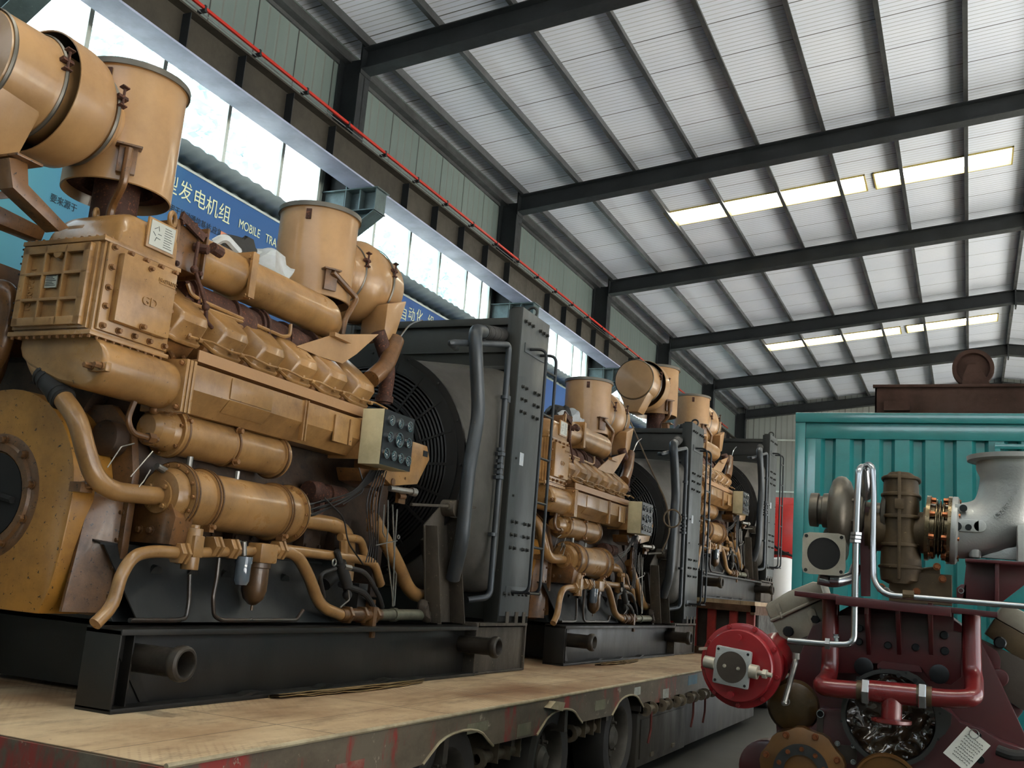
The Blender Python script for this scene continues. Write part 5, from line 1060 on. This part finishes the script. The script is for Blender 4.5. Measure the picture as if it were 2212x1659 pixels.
# shelf
m = MB(); A0, A1 = Q(1716, 1276, 5.30), Q(2155, 1322, 5.30)
def shelf_pt(px): t = (px - 1716) / (2155 - 1716); return lerp(A0, A1, t)
for a, b, th, y1 in ((1716, 2155, .025, 6.0),):
    p, q_ = shelf_pt(a), shelf_pt(b); m.hexa([p + V((0, 0, -th)), q_ + V((0, 0, -th)), q_ + V((0, y1 - 5.3, -th)), p + V((0, y1 - 5.3, -th)), p, q_, q_ + V((0, y1 - 5.3, 0)), p + V((0, y1 - 5.3, 0))])
p, q_ = shelf_pt(1812), shelf_pt(2060); m.hexa([p + V((0, -.02, -.045)), q_ + V((0, -.02, -.045)), q_ + V((0, .5, -.045)), p + V((0, .5, -.045)), p + V((0, -.02, -.005)), q_ + V((0, -.02, -.005)), q_ + V((0, .5, -.005)), p + V((0, .5, -.005))])
sf = m.build('shelf', MAR, re_, bev=.003)
ST = lambda px, y: V((shelf_pt(px).x, y, shelf_pt(px).z))
# ---- turbocharger
YT = 5.62
tc_ = Q(1815, 1105, YT); RX = V((1, 0, -.03)).normalized()
m = MB(); m.lathe(tc_ - RX * .052, RX, [(.06, -.01), (.12, 0), (.165, .015), (.183, .035), (.187, .055), (.183, .075), (.16, .10), (.12, .115), (.10, .13), (.10, .18)], 44)
m.lathe(tc_ - RX * .15, RX, [(.0, 0), (.088, 0), (.09, .02), (.09, .04), (.075, .045), (.075, .06), (.09, .065), (.095, .11)], 32, False)
p = Q(1779, 1196, 5.40); m.tube([tc_ + V((-.01, 0, -.12)), tc_ + V((-.03, -.02, -.19)), p + V((0, .08, 0))], (.07, .095), 24); tb_ = m.build('turbo_compressor', TURB, re_)
m = MB(); s_ = .105; pts = [(-.86, -1), (.86, -1), (1, -.86), (1, .86), (.86, 1), (-.86, 1), (-1, .86), (-1, -.86)]
ring_o = [p + V((a * s_, 0, b * s_)) for a, b in pts]
n4 = 32; Oi = []; Ii = []
for k in range(n4):
    a = 2 * pi * k / n4; c_, s2_ = cos(a), sin(a); mx_ = max(abs(c_), abs(s2_)); rr_ = min(s_ / mx_, s_ * 1.32); Oi.append(p + V((c_ * rr_, 0, s2_ * rr_))); Ii.append(p + V((c_ * .081, 0, s2_ * .081)))
m.loft([[v + V((0, .07, 0)) for v in Ii], Ii, Oi, [v + V((0, .02, 0)) for v in Oi]], False); fl2 = m.build('square_flange', CAST, tb_)
m = MB()
for a in (-1, 1):
    for b in (-1, 1): m.lathe(p + V((a * .086, -.001, b * .086)), -Y_, [(.009, 0), (.009, .001), (0, .001)], 12)
m.lathe(p + V((0, .003, 0)), -Y_, [(.080, 0), (0, .001)], 24); m.build('flange_holes', DARK, fl2)
m = MB(); cc = tc_ + RX * .10; m.lathe(cc, RX, [(.10, 0), (.12, .005), (.12, .02), (.06, .03), (.06, .10), (.11, .11), (.12, .13)], 28)
for k in range(6): a = 2 * pi * k / 6; m.bolt(cc + V((0, sin(a) * .105, cos(a) * .105)), -X_, .013, .03)
m.build('bearing_housing', TURB, tb_)
m = MB(); pz = [Q(1842, 1075, 5.6), Q(1868, 1078, 5.6), Q(1868, 1275, 5.6), Q(1842, 1272, 5.6)]; m.prism([Q(1856, 1095, 5.56), Q(1880, 1095, 5.56), Q(1880, 1288, 5.56), Q(1860, 1288, 5.56)], (0, .02, 0)); m.build('turbo_support', MAR, re_)
# turbine housing
th = Q(1946, 1140, YT); bw = .115
m = MB(); prof = []
def rr4(c, hx, hy, e=.7, n=32):
    return [c + V((hx * (abs(cos(2 * pi * k / n)) ** e) * (1 if cos(2 * pi * k / n) > 0 else -1), hy * (abs(sin(2 * pi * k / n)) ** e) * (1 if sin(2 * pi * k / n) > 0 else -1), 0)) for k in range(n)]
zt, zb = Q(1946, 1026, YT).z, Q(1946, 1262, YT).z; H = zt - zb
m.loft([rr4(V((th.x + .0, YT + .02, zb + H * t)), w_, .15) for t, w_ in ((0, .06), (.03, .095), (.12, .10), (.3, .095), (.5, .09), (.75, .088), (.9, .085), (.97, .08), (1, .06))]); tu = m.build('turbine_housing', CASTB, re_)
m = MB()
for t, w_ in ((.15, .108), (.345, .104), (.60, .103), (.80, .098), (.955, .096)):
    m.loft([rr4(V((th.x, YT + .02, zb + H * t + dz)), w_ - (.006 if abs(dz) > .006 else 0), .165) for dz in (-.009, -.004, .004, .009)])
m.prism([V((th.x - .008, YT - .15, zb + .02)), V((th.x + .008, YT - .15, zb + .02)), V((th.x + .008, YT - .145, zt)), V((th.x - .008, YT - .145, zt))], (0, .08, 0)); m.box(th.x - .022, th.x + .022, YT - .152, YT - .1, zb + H * .66, zb + H * .75); m.build('housing_ribs', CASTB, tu, bev=.002)
m = MB(); m.cyl(th + V((-.17, 0, -.02)), th + V((.19, 0, -.02)), .105, 28); m.lathe(th + V((-.15, 0, -.02)), X_, [(.12, 0), (.12, .03)], 24).lathe(th + V((.11, 0, -.02)), X_, [(.13, 0), (.13, .03)], 24); m.tube([Q(1960, 1262, 5.62), Q(2010, 1250, 5.65), Q(2032, 1250, 5.65)], .06, 16); m.box(th.x - .05, th.x + .24, 5.55, 5.7, zb - .09, zb + .06); m.build('turbine_body', CASTB, tu)
m = MB()
for px, py in ((2024, 1224), (2036, 1251), (1980, 1278)): m.bolt(Q(px, py, 5.52), -Y_, .014, .02)
m.build('copper_bolts', COPP, tu)
# bellows and flanges
pA, pB = Q(2000, 1140, YT), Q(2062, 1146, YT); ax = (pB - pA).normalized(); Lb = (pB - pA).length
m = MB(); pr0 = [(.115, 0), (.165, 0), (.165, Lb * .14), (.125, Lb * .15)]
t = Lb * .30
while t < Lb * .66: pr0 += [(.125, t), (.15, t + .006), (.15, t + .010), (.125, t + .015)]; t += .0165
m.lathe(pA, ax, pr0 + [(.125, Lb * .8)], 40, False); bl = m.build('bellows', paint('bronzed_steel', '#7a6a50', .25, .85, '#4a3a26', .4, 8), re_)
m = MB(); m.lathe(pA, ax, [(.1, Lb * .76), (.17, Lb * .76), (.17, Lb * .88), (.1, Lb * .88)], 40, False); m.build('flange_ring', MATS['bronzed_steel'], bl)
m = MB()
for k in range(8):
    a = 2 * pi * k / 8 + .35; u, v, w = frame(ax)
    e = u * cos(a) + v * sin(a); m.bolt(pA + e * .148 + ax * Lb * .14, ax, .013, .02); m.bolt(pA + e * .15 + ax * Lb * .76, -ax, .013, .02); m.bolt(pA + e * .15 + ax * Lb * 1.04, ax, .011, .016)
m.build('copper_bolts', COPP, bl)
# silver elbow
m = MB(); e0 = pB; e1 = Q(2205, 1150, YT); e2 = Q(2194, 1000, YT)
m.lathe(e0 - ax * .02, ax, [(.165, 0), (.17, .01), (.17, .03), (.155, .04)], 40)
rings = []; ctr = []
for k in range(15):
    t = k / 14; 
    b0, b1, b2, b3 = e0, Q(2160, 1152, YT), Q(2192, 1110, YT), e2
    c = b0 * (1 - t) ** 3 + b1 * 3 * t * (1 - t) ** 2 + b2 * 3 * t * t * (1 - t) + b3 * t ** 3; ctr.append(c)
for k, c in enumerate(ctr):
    d = (ctr[min(k + 1, 14)] - ctr[max(k - 1, 0)]).normalized(); u = V((0, 1, 0)); w = d.cross(u).normalized(); r = .138 + .022 * k / 14 + (.02 if k > 12 else 0)
    rings.append([c + (u * cos(2 * pi * j / 40) + w * sin(2 * pi * j / 40)) * r for j in range(40)])
m.loft(rings, False); m.lathe(e2 + V((0, 0, -.005)), Z_, [(.17, 0), (.222, .008), (.225, .03), (.2, .034), (.16, .034), (.15, -.05)], 48, False); eb = m.build('silver_elbow', SILV, re_, ang=50)
m = MB(); pl = Q(2075, 1135, 5.48); m.obox(pl + V((.03, 0, 0)), (.11, .02, .06), X_, Y_); m.lathe(pl + V((.085, -.01, 0)), Y_, [(.03, 0), (.03, .02)], 20); m.obox(Q(2075, 1098, 5.5), (.05, .03, .04), X_, Y_); m.build('boss_plate', SILV, eb, bev=.004)
m = MB(); m.lathe(Q(2067, 1137, 5.468), -Y_, [(.022, 0), (.022, .006), (0, .006)], 16).lathe(Q(2092, 1139, 5.468), -Y_, [(.015, 0), (.015, .006), (0, .006)], 16).lathe(Q(2081, 1098, 5.48), -Y_, [(.018, 0), (.018, .006), (0, .006)], 16); m.build('rubber_plug', GUN, eb)
m = MB(); m.cyl(Q(2108, 1165, 5.55), Q(2106, 1205, 5.55), .03, 14, .028); m.prism([Q(2116, 1204, 5.56), Q(2212, 1212, 5.56), Q(2200, 1180, 5.56), Q(2160, 1186, 5.56)], (0, .03, 0)); m.box(Q(2197, 1150, 5.45).x, Q(2240, 1150, 5.45).x, 5.42, 5.6, Q(2200, 1215, 5.45).z, Q(2200, 1135, 5.45).z); m.build('foot', SILV, eb, bev=.008)
m = MB(); s = '10B12V190.09.24A'; P0, P1, P2 = Q(2150, 1117, 5.468), Q(2176, 1100, 5.468), Q(2200, 1050, 5.468)
for i, ch in enumerate(s):
    t = i / (len(s) - 1); c = P0 * (1 - t) ** 2 + P1 * 2 * t * (1 - t) + P2 * t * t; d = ((P1 - P0) * (1 - t) + (P2 - P1) * t).normalized(); n_ = V((0, -1, 0)); up = n_.cross(d)
    m.text(ch, .03, face_mat(d, V((-d.z, 0, d.x)), c), .004, 1.0)
m.build('cast_lettering', SILV, eb)
# pedestal
m = MB(); m.box(Q(2085, 1210, 5.4).x, Q(2240, 1210, 5.4).x, 5.4, 5.75, Q(2085, 1213, 5.4).z, Q(2085, 1206, 5.4).z)
poly(m, [(2088, 1212), (2250, 1222), (2250, 1235), (2150, 1312), (2078, 1300)], 5.5, .02); poly(m, [(2149, 1216), (2158, 1216), (2158, 1305), (2149, 1305)], 5.42, .09)
poly(m, [(2078, 1296), (2066, 1290), (2066, 1270), (2076, 1262), (2088, 1262), (2088, 1300)], 5.5, .02); m.build('pedestal', MAR, re_, bev=.003)
MB().ring(Q(2076, 1276, 5.495), Y_, .012, .003, 16, 6).build('eyelet', BRIGHT, re_)
# silver pipes
m = MB(); m.tube([Q(1870, 1018, 5.45), Q(1863, 1008, 5.44), Q(1856, 1013, 5.38), Q(1852, 1080, 5.36), Q(1849, 1160, 5.34), Q(1845, 1392, 5.30), Q(1800, 1392, 5.30), Q(1703, 1384, 5.34)], .0165, 14, br=.06); pa = m.build('silver_pipe', BRIGHT, re_)
m = MB(); 
for px, py in ((1850, 1150), (1849, 1158), (1848, 1166)): m.lathe(Q(px, py, 5.34), -Z_, [(.03, 0), (.03, .014), (.024, .017)], 6)
m.lathe(Q(1793, 1391, 5.31), -X_, [(.03, 0), (.03, .022)], 6); m.cyl(Q(1808, 1390, 5.30), Q(1806, 1374, 5.30), .012, 8).lathe(Q(1806, 1378, 5.3), Z_, [(.016, 0), (.016, .008), (.01, .01), (.016, .018)], 10); m.build('pipe_fitting', BRIGHT, pa)
m = MB(); m.tube([Q(1866, 1008, 5.46), Q(1877, 1002, 5.44), Q(1885, 1010, 5.42), Q(1888, 1060, 5.40), Q(1886, 1180, 5.36), Q(1887, 1255, 5.32), Q(1912, 1285, 5.28), Q(2000, 1292, 5.28), Q(2240, 1312, 5.28)], .0145, 12, br=.05); pb_ = m.build('silver_pipe', BRIGHT, re_)
m = MB(); m.lathe(Q(1950, 1284, 5.28), X_, [(.022, 0), (.022, .05)], 10); m.build('brown_clip', CASTB, pb_)
m = MB(); m.tube([Q(1868, 1012, 5.48), Q(1872, 1050, 5.5), Q(1870, 1075, 5.55)], .025, 12); m.build('oil_inlet', BRIGHT, re_)
m = MB(); m.tube([Q(1768, 1250, 5.5), Q(1800, 1258, 5.52), Q(1842, 1248, 5.6), Q(1850, 1225, 5.65)], .03, 14, br=.05); m.lathe(Q(1795, 1250, 5.5), X_, [(.036, 0), (.036, .04)], 14); m.build('drain_hose', BRIGHT, re_)
m = MB(); p0 = ST(1905, 5.34); m.ring(Q(1903, 1270, 5.33), Y_, .018, .005, 18, 6); m.build('washer', COPP, re_)
m = MB(); m.tube([Q(1912, 1276, 5.33), Q(1925, 1279, 5.33), Q(1940, 1288, 5.33)], .007, 8); m.ring(Q(1914, 1277, 5.325), Y_, .014, .006, 14, 6); wrn = m
done()
tag(wrn.build('ring_spanner', STEEL), 'small ring spanner lying beside the silver pipe on the dark red shelf', 'spanner')
ORG = V((-.35, 5.5, 0))
# red water pipes with tee
m = MB(); m.tube([Q(1795, 1285, 5.5), Q(1793, 1440, 5.45), Q(1790, 1462, 5.42), Q(1772, 1482, 5.30), Q(1800, 1487, 5.28), Q(1862, 1492, 5.28)], .042, 20, br=.05)
m.tube([Q(2098, 1322, 5.5), Q(2100, 1450, 5.45), Q(2104, 1470, 5.42), Q(2104, 1508, 5.28), Q(2060, 1510, 5.28), Q(1990, 1504, 5.28)], .042, 20, br=.05)
m.cyl(Q(1878, 1492, 5.28), Q(1980, 1502, 5.28), .05, 24).tube([Q(1927, 1500, 5.28), Q(1925, 1562, 5.28)], .046, 20); m.lathe(Q(1925, 1562, 5.28), Z_, [(.085, 0), (.09, .004), (.09, .018), (.046, .02)], 28); wp = m.build('water_pipe', MARL, re_)
m = MB(); 
for px, py in ((1862, 1492), (1984, 1502)): m.lathe(Q(px, py, 5.28), X_, [(.058, 0), (.062, .004), (.062, .03), (.058, .034)], 6)
m.build('zinc_nut', BRIGHT, wp)
m = MB()
for px, py in ((1851, 1491), (1873, 1493), (1976, 1502), (1998, 1504)): m.lathe(Q(px, py, 5.28), X_, [(.047, 0), (.047, .03)], 20)
m.build('pipe_thread', CASTB, wp)
# drum with square flange
YD = 5.25; dc = Q(1602, 1437, YD + .1); dn = V((-.12, -1, -.02)).normalized()
m = MB(); m.lathe(dc, dn, [(.0, -.22), (.16, -.2), (.17, -.02), (.205, -.015), (.208, 0), (.208, .018), (.2, .022), (.178, .025), (.178, .06), (.172, .068), (0, .07)], 56)
m.cyl(dc + V((.1, .2, 0)), V((-.95, 5.8, 1.45)), .1, 20); dr_ = m.build('red_drum', REDP2, re_, label='bright red round drum')
m = MB(); u, v, w = frame(dn)
for k in range(9): a = 2 * pi * k / 9 + .5; m.bolt(dc + (u * cos(a) + v * sin(a)) * .193 + dn * .02, dn, .012, .012)
m.lathe(Q(1596, 1377, YD), dn, [(.016, 0), (.016, .015)], 14).lathe(Q(1579, 1500, YD), dn, [(.016, 0), (.016, .015)], 14); m.build('drum_bolts', REDP2, dr_)
m = MB(); fc = Q(1582, 1441, YD - .02); fu = V((1, -.12, -.09)).normalized(); m.obox(fc, (.185, .03, .185), fu, dn); vf = m.build('square_flange', SILV, dr_, bev=.012)
m = MB(); m.lathe(fc + dn * .0155, dn, [(.076, 0), (.076, .001), (0, .001)], 36); m.build('recess', BRNP, vf)
m = MB(); fw = dn.cross(fu)
for a in (-1, 1):
    for b in (-1, 1): m.lathe(fc + dn * .0156 + fu * a * .076 + fw * b * .076, dn, [(.007, 0), (.007, .001), (0, .001)], 10)
m.build('flange_holes', DARK, vf)
m = MB()
for a in (-.035, .035): m.bolt(fc + dn * .016 + fu * a, dn, .007, .01)
m.cyl(fc - fu * .09, fc - fu * .145, .03, 14).cyl(fc + fu * .09, fc + fu * .13, .034, 14).cyl(fc + fu * .13, fc + fu * .2, .012, 10).cyl(fc + fu * .155, fc + fu * .175, .024, 6); m.obox(fc - fu * .155 + V((.0, 0, .06)), (.012, .012, .15), Z_, X_); m.build('cable_gland', CAST, vf)
m = MB(); m.tube([Q(1719, 1424, 5.4), Q(1718, 1432, 5.38), Q(1694, 1518, 5.36)], .014, 10); m.sphere(Q(1694, 1518, 5.36), .016).lathe(Q(1719, 1424, 5.4), Z_, [(.019, 0), (.019, .03)], 10); m.ring(Q(1698, 1516, 5.38), Y_, .016, .004, 14, 6); m.build('steel_lever', STEEL, re_)
# bronze oil filter body behind the lever
m = MB(); c = Q(1715, 1525, 5.62); m.lathe(c, V((.1, -1, -.05)), [(.13, -.5), (.135, 0), (.12, .03), (.08, .045), (.03, .05), (0, .05)], 32); m.build('oil_filter', paint('dark_bronze_filter', '#5a4322', .36, .2, '#241a0c', .6, 6, coat=.3), re_)
# small plates and studs on the gear case
m = MB(); poly(m, [(1765, 1545), (1779, 1545), (1777, 1598), (1763, 1598)], 5.512, .012); poly(m, [(1800, 1608), (1852, 1612), (1850, 1650), (1800, 1648)], 5.512, .012); m.build('cover_plate', BRNP, gcase, bev=.002)
m = MB(); m.ring(Q(1772, 1542, 5.505), Y_, .017, .004, 20, 6); m.ring(Q(1770, 1594, 5.505), Y_, .017, .004, 20, 6)
for px, py in ((1809, 1606), (1844, 1611), (1808, 1641), (1843, 1646)): m.bolt(Q(px, py, 5.505), -Y_, .01, .01)
m.build('white_bolt', BRIGHT, gcase)
m = MB(); m.lathe(Q(1772, 1542, 5.508), -Y_, [(.015, 0), (0, .001)], 16).lathe(Q(1770, 1594, 5.508), -Y_, [(.015, 0), (0, .001)], 16); m.build('bolt_hole', DARK, gcase)
bc = Q(1732, 1668, 5.46)
m = MB(); n = 40; 
def lobe(k): a = 2 * pi * k / n; return .205 + .012 * cos(5 * a + 1.2) ** 2
m.loft([[bc + V((cos(2 * pi * k / n) * lobe(k), .06, sin(2 * pi * k / n) * lobe(k))) for k in range(n)], [bc + V((cos(2 * pi * k / n) * (lobe(k) - .004), .0, sin(2 * pi * k / n) * (lobe(k) - .004))) for k in range(n)], [bc + V((cos(2 * pi * k / n) * .14, -.02, sin(2 * pi * k / n) * .14)) for k in range(n)]]); bc_o = m.build('bronze_cover', BRZ, re_, ang=50)
m = MB(); m.annulus(bc + V((0, -.035, 0)), Y_, .085, .135, .02, 40)
m.build('black_ring', GRYP, bc_o)
m = MB()
for k in range(10): a = 2 * pi * k / 10 + .3; m.bolt(bc + V((cos(a) * .112, -.035, sin(a) * .112)), -Y_, .009, .014)
for k in range(8): a = 2 * pi * k / 8 + .45; m.bolt(bc + V((cos(a) * .185, -.008, sin(a) * .185)), -Y_, .013, .02)
m.build('cover_bolt', COPP, bc_o)
m = MB(); m.lathe(bc + V((0, -.0, 0)), -Y_, [(.084, 0), (.08, .005), (.05, .006), (.045, .012), (0, .012)], 28); m.build('red_core', MAR, bc_o)
m = MB(); c = Q(1915, 1700, 5.42); m.lathe(c, -Y_, [(.135, 0), (.15, .004), (.156, .015), (.15, .026), (.14, .026), (.135, .01), (0, .008)], 48); m.build('yellow_cap', BRZ, re_)
m = MB(); c = Q(1655, 1660, 5.60); m.lathe(c, -Y_, [(.14, -.1), (.14, 0), (.12, .01), (0, .01)], 32); m.build('round_side_cover', MAR, re_)
m = MB(); c = Q(2135, 1600, 5.5); m.lathe(Q(2114, 1588, 5.5), -Y_, [(.013, 0), (.013, .01)], 12).lathe(Q(2118, 1641, 5.5), -Y_, [(.018, 0), (.018, .01)], 12); m.build('black_plug', GUN, gcase)
m = MB(); m.tube([Q(2155, 1620, 5.45), Q(2185, 1632, 5.43), Q(2230, 1632, 5.43)], .025, 10); m.build('black_hose', RUB, re_)
done()
# paper tag wired to the engine
tgt = thing('paper_tag', tuple(Q(2090, 1605, 5.36)), 'white handwritten paper tag hanging tilted in front of the dark red gear case', 'tag')
cn = [Q(2089, 1569, 5.37), Q(2140, 1611, 5.37), Q(2088, 1668, 5.36), Q(2037, 1626, 5.36)]
m = MB(); m.prism(cn, (0, .003, 0)); m.build('sheet', PAPER, tgt)
u = (cn[1] - cn[0]).normalized(); v = (cn[0] - cn[3]).normalized(); o_ = cn[0]; w_, h_ = (cn[1] - cn[0]).length, (cn[0] - cn[3]).length
m = MB(); rnd = random.Random(11)
for r in range(9):
    x = .15 + .1 * rnd.random()
    while x < .85:
        l = .03 + .06 * rnd.random(); a = o_ - v * h_ * (.16 + r * .085) + u * w_ * x; b = a + u * w_ * l + v * h_ * (rnd.random() - .5) * .03
        m.tube([a + V((0, -.002, 0)), (a + b) / 2 + V((0, -.002, 0)) + v * .004, b + V((0, -.002, 0))], .0011, 4); x += l + .03
m.build('handwriting', plain('ink', '#55524c', .8), tgt)
m = MB(); m.ring(cn[0] + u * .06 - v * .03 + V((0, -.004, .03)), Y_, .02, .002, 18, 5); m.build('wire_loop', STEEL, tgt); done()
# ================================================================== green container
TEAL = paint('glossy_teal_paint', '#28787a', .2, 0, '#14584f', .4, 1.6, '#0f3d38', -.06, bump=.35, coat=1)
cn_ = thing('shipping_container', (0, 10.5, 0), 'glossy teal green corrugated container behind the dark red engine', 'container')
X0, X1, Y0, Y1, Z0, Z1 = -1.61, 4.45, 10.5, 12.94, .15, 3.64
m = MB(); x = X0 + .18; pts = []; k = 0
while x < 2.2:
    for dx, dy in ((0, .035), (.07, .035), (.105, .085), (.18, .085), (.215, .035)): pts.append((x + dx, Y0 + dy))
    x += .278
pts.append((2.2, Y0 + .035))
lo_ = [V((a, b, Z0 + .12)) for a, b in pts]; hi = [V((a, b, Z1 - .24)) for a, b in pts]; lob = [V((a, b + .01, Z0 + .12)) for a, b in pts]; hib = [V((a, b + .01, Z1 - .24)) for a, b in pts]
m.loft([lo_, hi, hib, lob, lo_], False, closed=False); m.build('corrugated_wall', TEAL, cn_, ang=20)
m = MB(); m.box(X0, X0 + .10, Y0, Y0 + .1, Z0, Z1).box(X0 + .10, X0 + .2, Y0 + .03, Y0 + .06, Z0, Z1 - .05).box(X1 - .1, X1, Y0, Y0 + .1, Z0, Z1).box(X0, X0 + .1, Y1 - .1, Y1, Z0, Z1).box(X1 - .1, X1, Y1 - .1, Y1, Z0, Z1)
m.box(X0, X1, Y0 - .02, Y0 + .06, Z1 - .10, Z1).box(X0 + .1, X1, Y0 + .02, Y0 + .06, Z1 - .26, Z1 - .10).box(X0, X1, Y0, Y0 + .08, Z0, Z0 + .14).box(X0, X1, Y1 - .1, Y1, Z0, Z0 + .14).build('frame', TEAL, cn_, bev=.008)
m = MB(); m.box(X0, X1, Y0, Y1, Z1 - .02, Z1 - .0).box(X0, X1, Y0 + .1, Y1, Z0, Z0 + .1).box(X0, X0 + .03, Y0 + .05, Y1, Z0, Z1).box(X1 - .03, X1, Y0 + .05, Y1, Z0, Z1).box(X0, X1, Y1 - .03, Y1, Z0, Z1); m.build('shell', TEAL, cn_)
xd = Q(2148, 950, 10.5).x
m = MB(); m.box(xd, xd + .05, Y0 - .01, Y0 + .05, Z0 + .1, Z1 - .28).box(xd, 2.3, Y0 - .012, Y0 + .04, Z1 - .34, Z1 - .29).box(xd + .05, 2.2, Y0 + .0, Y0 + .03, Z0 + .14, Z1 - .38); m.build('door', TEAL, cn_, bev=.008)
m = MB(); m.prism([V((X0 + .1, Y0 - .024, Z1 - .3)), V((X0 + .14, Y0 - .024, Z1 - .3)), V((X0 + .14, Y0 - .024, Z1 - .24)), V((X0 + .1, Y0 - .024, Z1 - .24))], (0, .01, 0)); done()
MB_ = None
for y in (10.7, 12.7):
    tag(MB().box(-1.5, 4.4, y - .08, y + .08, 0, .15).build('timber_sleeper', paint('dark_timber', '#3c3026', .9, 0, '#1c1610', .5, 4) if 'dark_timber' not in MATS else MATS['dark_timber']), 'dark timber sleeper under the teal container, %s edge' % ('near' if y < 11 else 'far'), 'timber')
RST = paint('deep_rust', '#3c2012', .8, .1, '#170c07', .75, 3.0, '#6a3a1c', -.02)
rb = thing('rusty_steel_box', (.8, 11.5, 3.64), 'deep rusty brown steel trough lying on the roof of the teal container', 'steel box')
xa = Q(1890, 860, 11.0).x; m = MB(); m.box(xa, 3.2, 11.0, 11.02, 3.64, 4.02).box(xa, 3.2, 12.2, 12.22, 3.64, 4.02).box(xa, xa + .02, 11, 12.2, 3.64, 4.02).box(xa, 3.2, 11, 12.2, 3.64, 3.66).box(xa - .02, 3.2, 10.97, 11.03, 4.0, 4.03); m.build('plates', RST, rb, bev=.003)
m = MB(); a = Q(1910, 884, 11.0); m.box(a.x, a.x + .25, 10.95, 11.0, a.z - .02, a.z + .08); m.build('socket', RST, rb); done()
pu = thing('pulley_block', tuple(V((Q(2102, 800, 11.3).x, 11.3, 4.03))), 'dark rusty pulley wheel in a bracket standing on the rusty box', 'pulley')
c = Q(2102, 797, 11.3); m = MB(); m.lathe(c + V((0, -.05, 0)), Y_, [(.0, .02), (.05, .0), (.05, .03), (.15, .035), (.16, 0), (.2, 0), (.185, .05), (.2, .1), (.16, .1), (.15, .065), (0, .065)], 40); m.build('wheel', RST, pu)
m = MB(); m.prism([c + V((-.05, -.08, .03)), c + V((.05, -.08, .03)), c + V((.17, -.08, -.2)), c + V((.17, -.08, -.26)), c + V((-.1, -.08, -.26)), c + V((-.1, -.08, -.1))], (0, .02, 0)); m.prism([c + V((-.05, .07, .03)), c + V((.05, .07, .03)), c + V((.17, .07, -.26)), c + V((-.1, .07, -.26))], (0, .02, 0)); zb2 = c.z - .26
m.box(c.x - .25, c.x + .4, 11.1, 11.6, 4.03, 4.03 + .012).box(c.x - .1, c.x + .17, 11.2, 11.4, 4.03, zb2 + .02); m.build('bracket', RST, pu); done()
# ================================================================== red tractor unit far behind the container
tk = thing('truck', (-5.0, 25.0, 0), 'red truck with white side tank glimpsed between the last radiator and the teal container', 'truck')
RT = paint('truck_red', '#b4231e', .3, 0, '#6a1512', .4, 2.5, coat=.4)
m = MB(); m.loft([[V((-6.3 + a, y, z)) for y, z in ((25.0, 1.2), (25.0, 4.1), (25.3, 4.3), (26.9, 4.2), (27.1, 3.0), (27.2, 1.2))] for a in (0, 2.5)]); m.build('cab', RT, tk, bev=.04)
m = MB(); m.box(-6.2, -3.9, 24.94, 25.0, 2.9, 2.98).box(-6.2, -3.9, 24.94, 25.0, 2.2, 2.26).box(-5.6, -4.5, 24.93, 25.0, 3.2, 3.9); m.build('rear_ribs', DARK, tk)
m = MB(); m.box(-5.7, -4.5, 24.8, 30, .75, 1.0); m.build('chassis', UND, tk)
for x in (-6.1, -4.0):
    for y in (26.2, 29.2): MB().lathe((x - .15, y, .52), X_, [(.3, .02), (.5, 0), (.52, .04), (.52, .26), (.5, .3), (.3, .28), (.1, .2), (0, .2)], 28).build('tyre', TYRE, tk)
m = MB(); m.cyl((-4.0, 24.62, 1.9), (-4.0, 24.62, 2.75), .28, 24); m.sphere((-4.0, 24.62, 2.75), .28, (1, 1, .3)); m.box(-4.3, -3.7, 24.4, 25.0, 1.0, 1.9); m.build('white_tank', plain('white_tank_paint', '#d8dadc', .35), tk)
m = MB(); m.tube([(-4.25, 24.9, 3.1), (-4.0, 24.8, 2.95), (-3.7, 24.8, 2.85), (-3.6, 24.85, 2.7)], .03, 8); m.build('air_hose', GUN, tk); done()
mrp = MB(); mrp.tube([at(1362, 912, y=14.2), at(1385, 965, y=14.1), at(1416, 1035, y=13.9), at(1440, 1085, y=13.75), at(1448, 1150, y=13.7), at(1430, 1190, y=13.7)], .012, 6, br=.15).ring(at(1452, 1120, y=13.6), Y_, .12, .012, 20, 6)
tag(mrp.build('rope', paint('grimy_rope', '#6a5a48', .9, 0, '#3a3026', .5, 10)), 'thin grimy rope hanging down the front of the middle radiator', 'rope')
# torn plywood under the base edges
WOOD = paint('splintered_plywood', '#8a7048', .85, 0, '#3a2a1a', .6, 9)
for nm, y0, L, x, lab in (('near', 5.25, 1.9, -3.83, 'torn strip of plywood under the near generator base on the deck'), ('far', 10.9, 1.5, -3.72, 'crumpled strip of plywood under the middle generator base')):
    m = MB(); rnd = random.Random(int(y0)); nseg = 18
    for lay in range(3):
        top = []; bot = []
        for k in range(nseg + 1):
            t = k / nseg; y = y0 + L * t; w_ = (.10 - .015 * lay) * sin(pi * min(1, max(.06, t))) ** .5 + rnd.random() * .012
            top.append(V((x - .02, y, .902 + lay * .007))); bot.append(V((x + w_, y + rnd.random() * .02, .904 + lay * .008 + .012 * rnd.random())))
        m.loft([top, bot, [p + V((0, 0, .004)) for p in bot], [p + V((0, 0, .004)) for p in top], top], False, closed=False)
    tag(m.build('plywood_strip', WOOD, ang=20), lab, 'plywood')
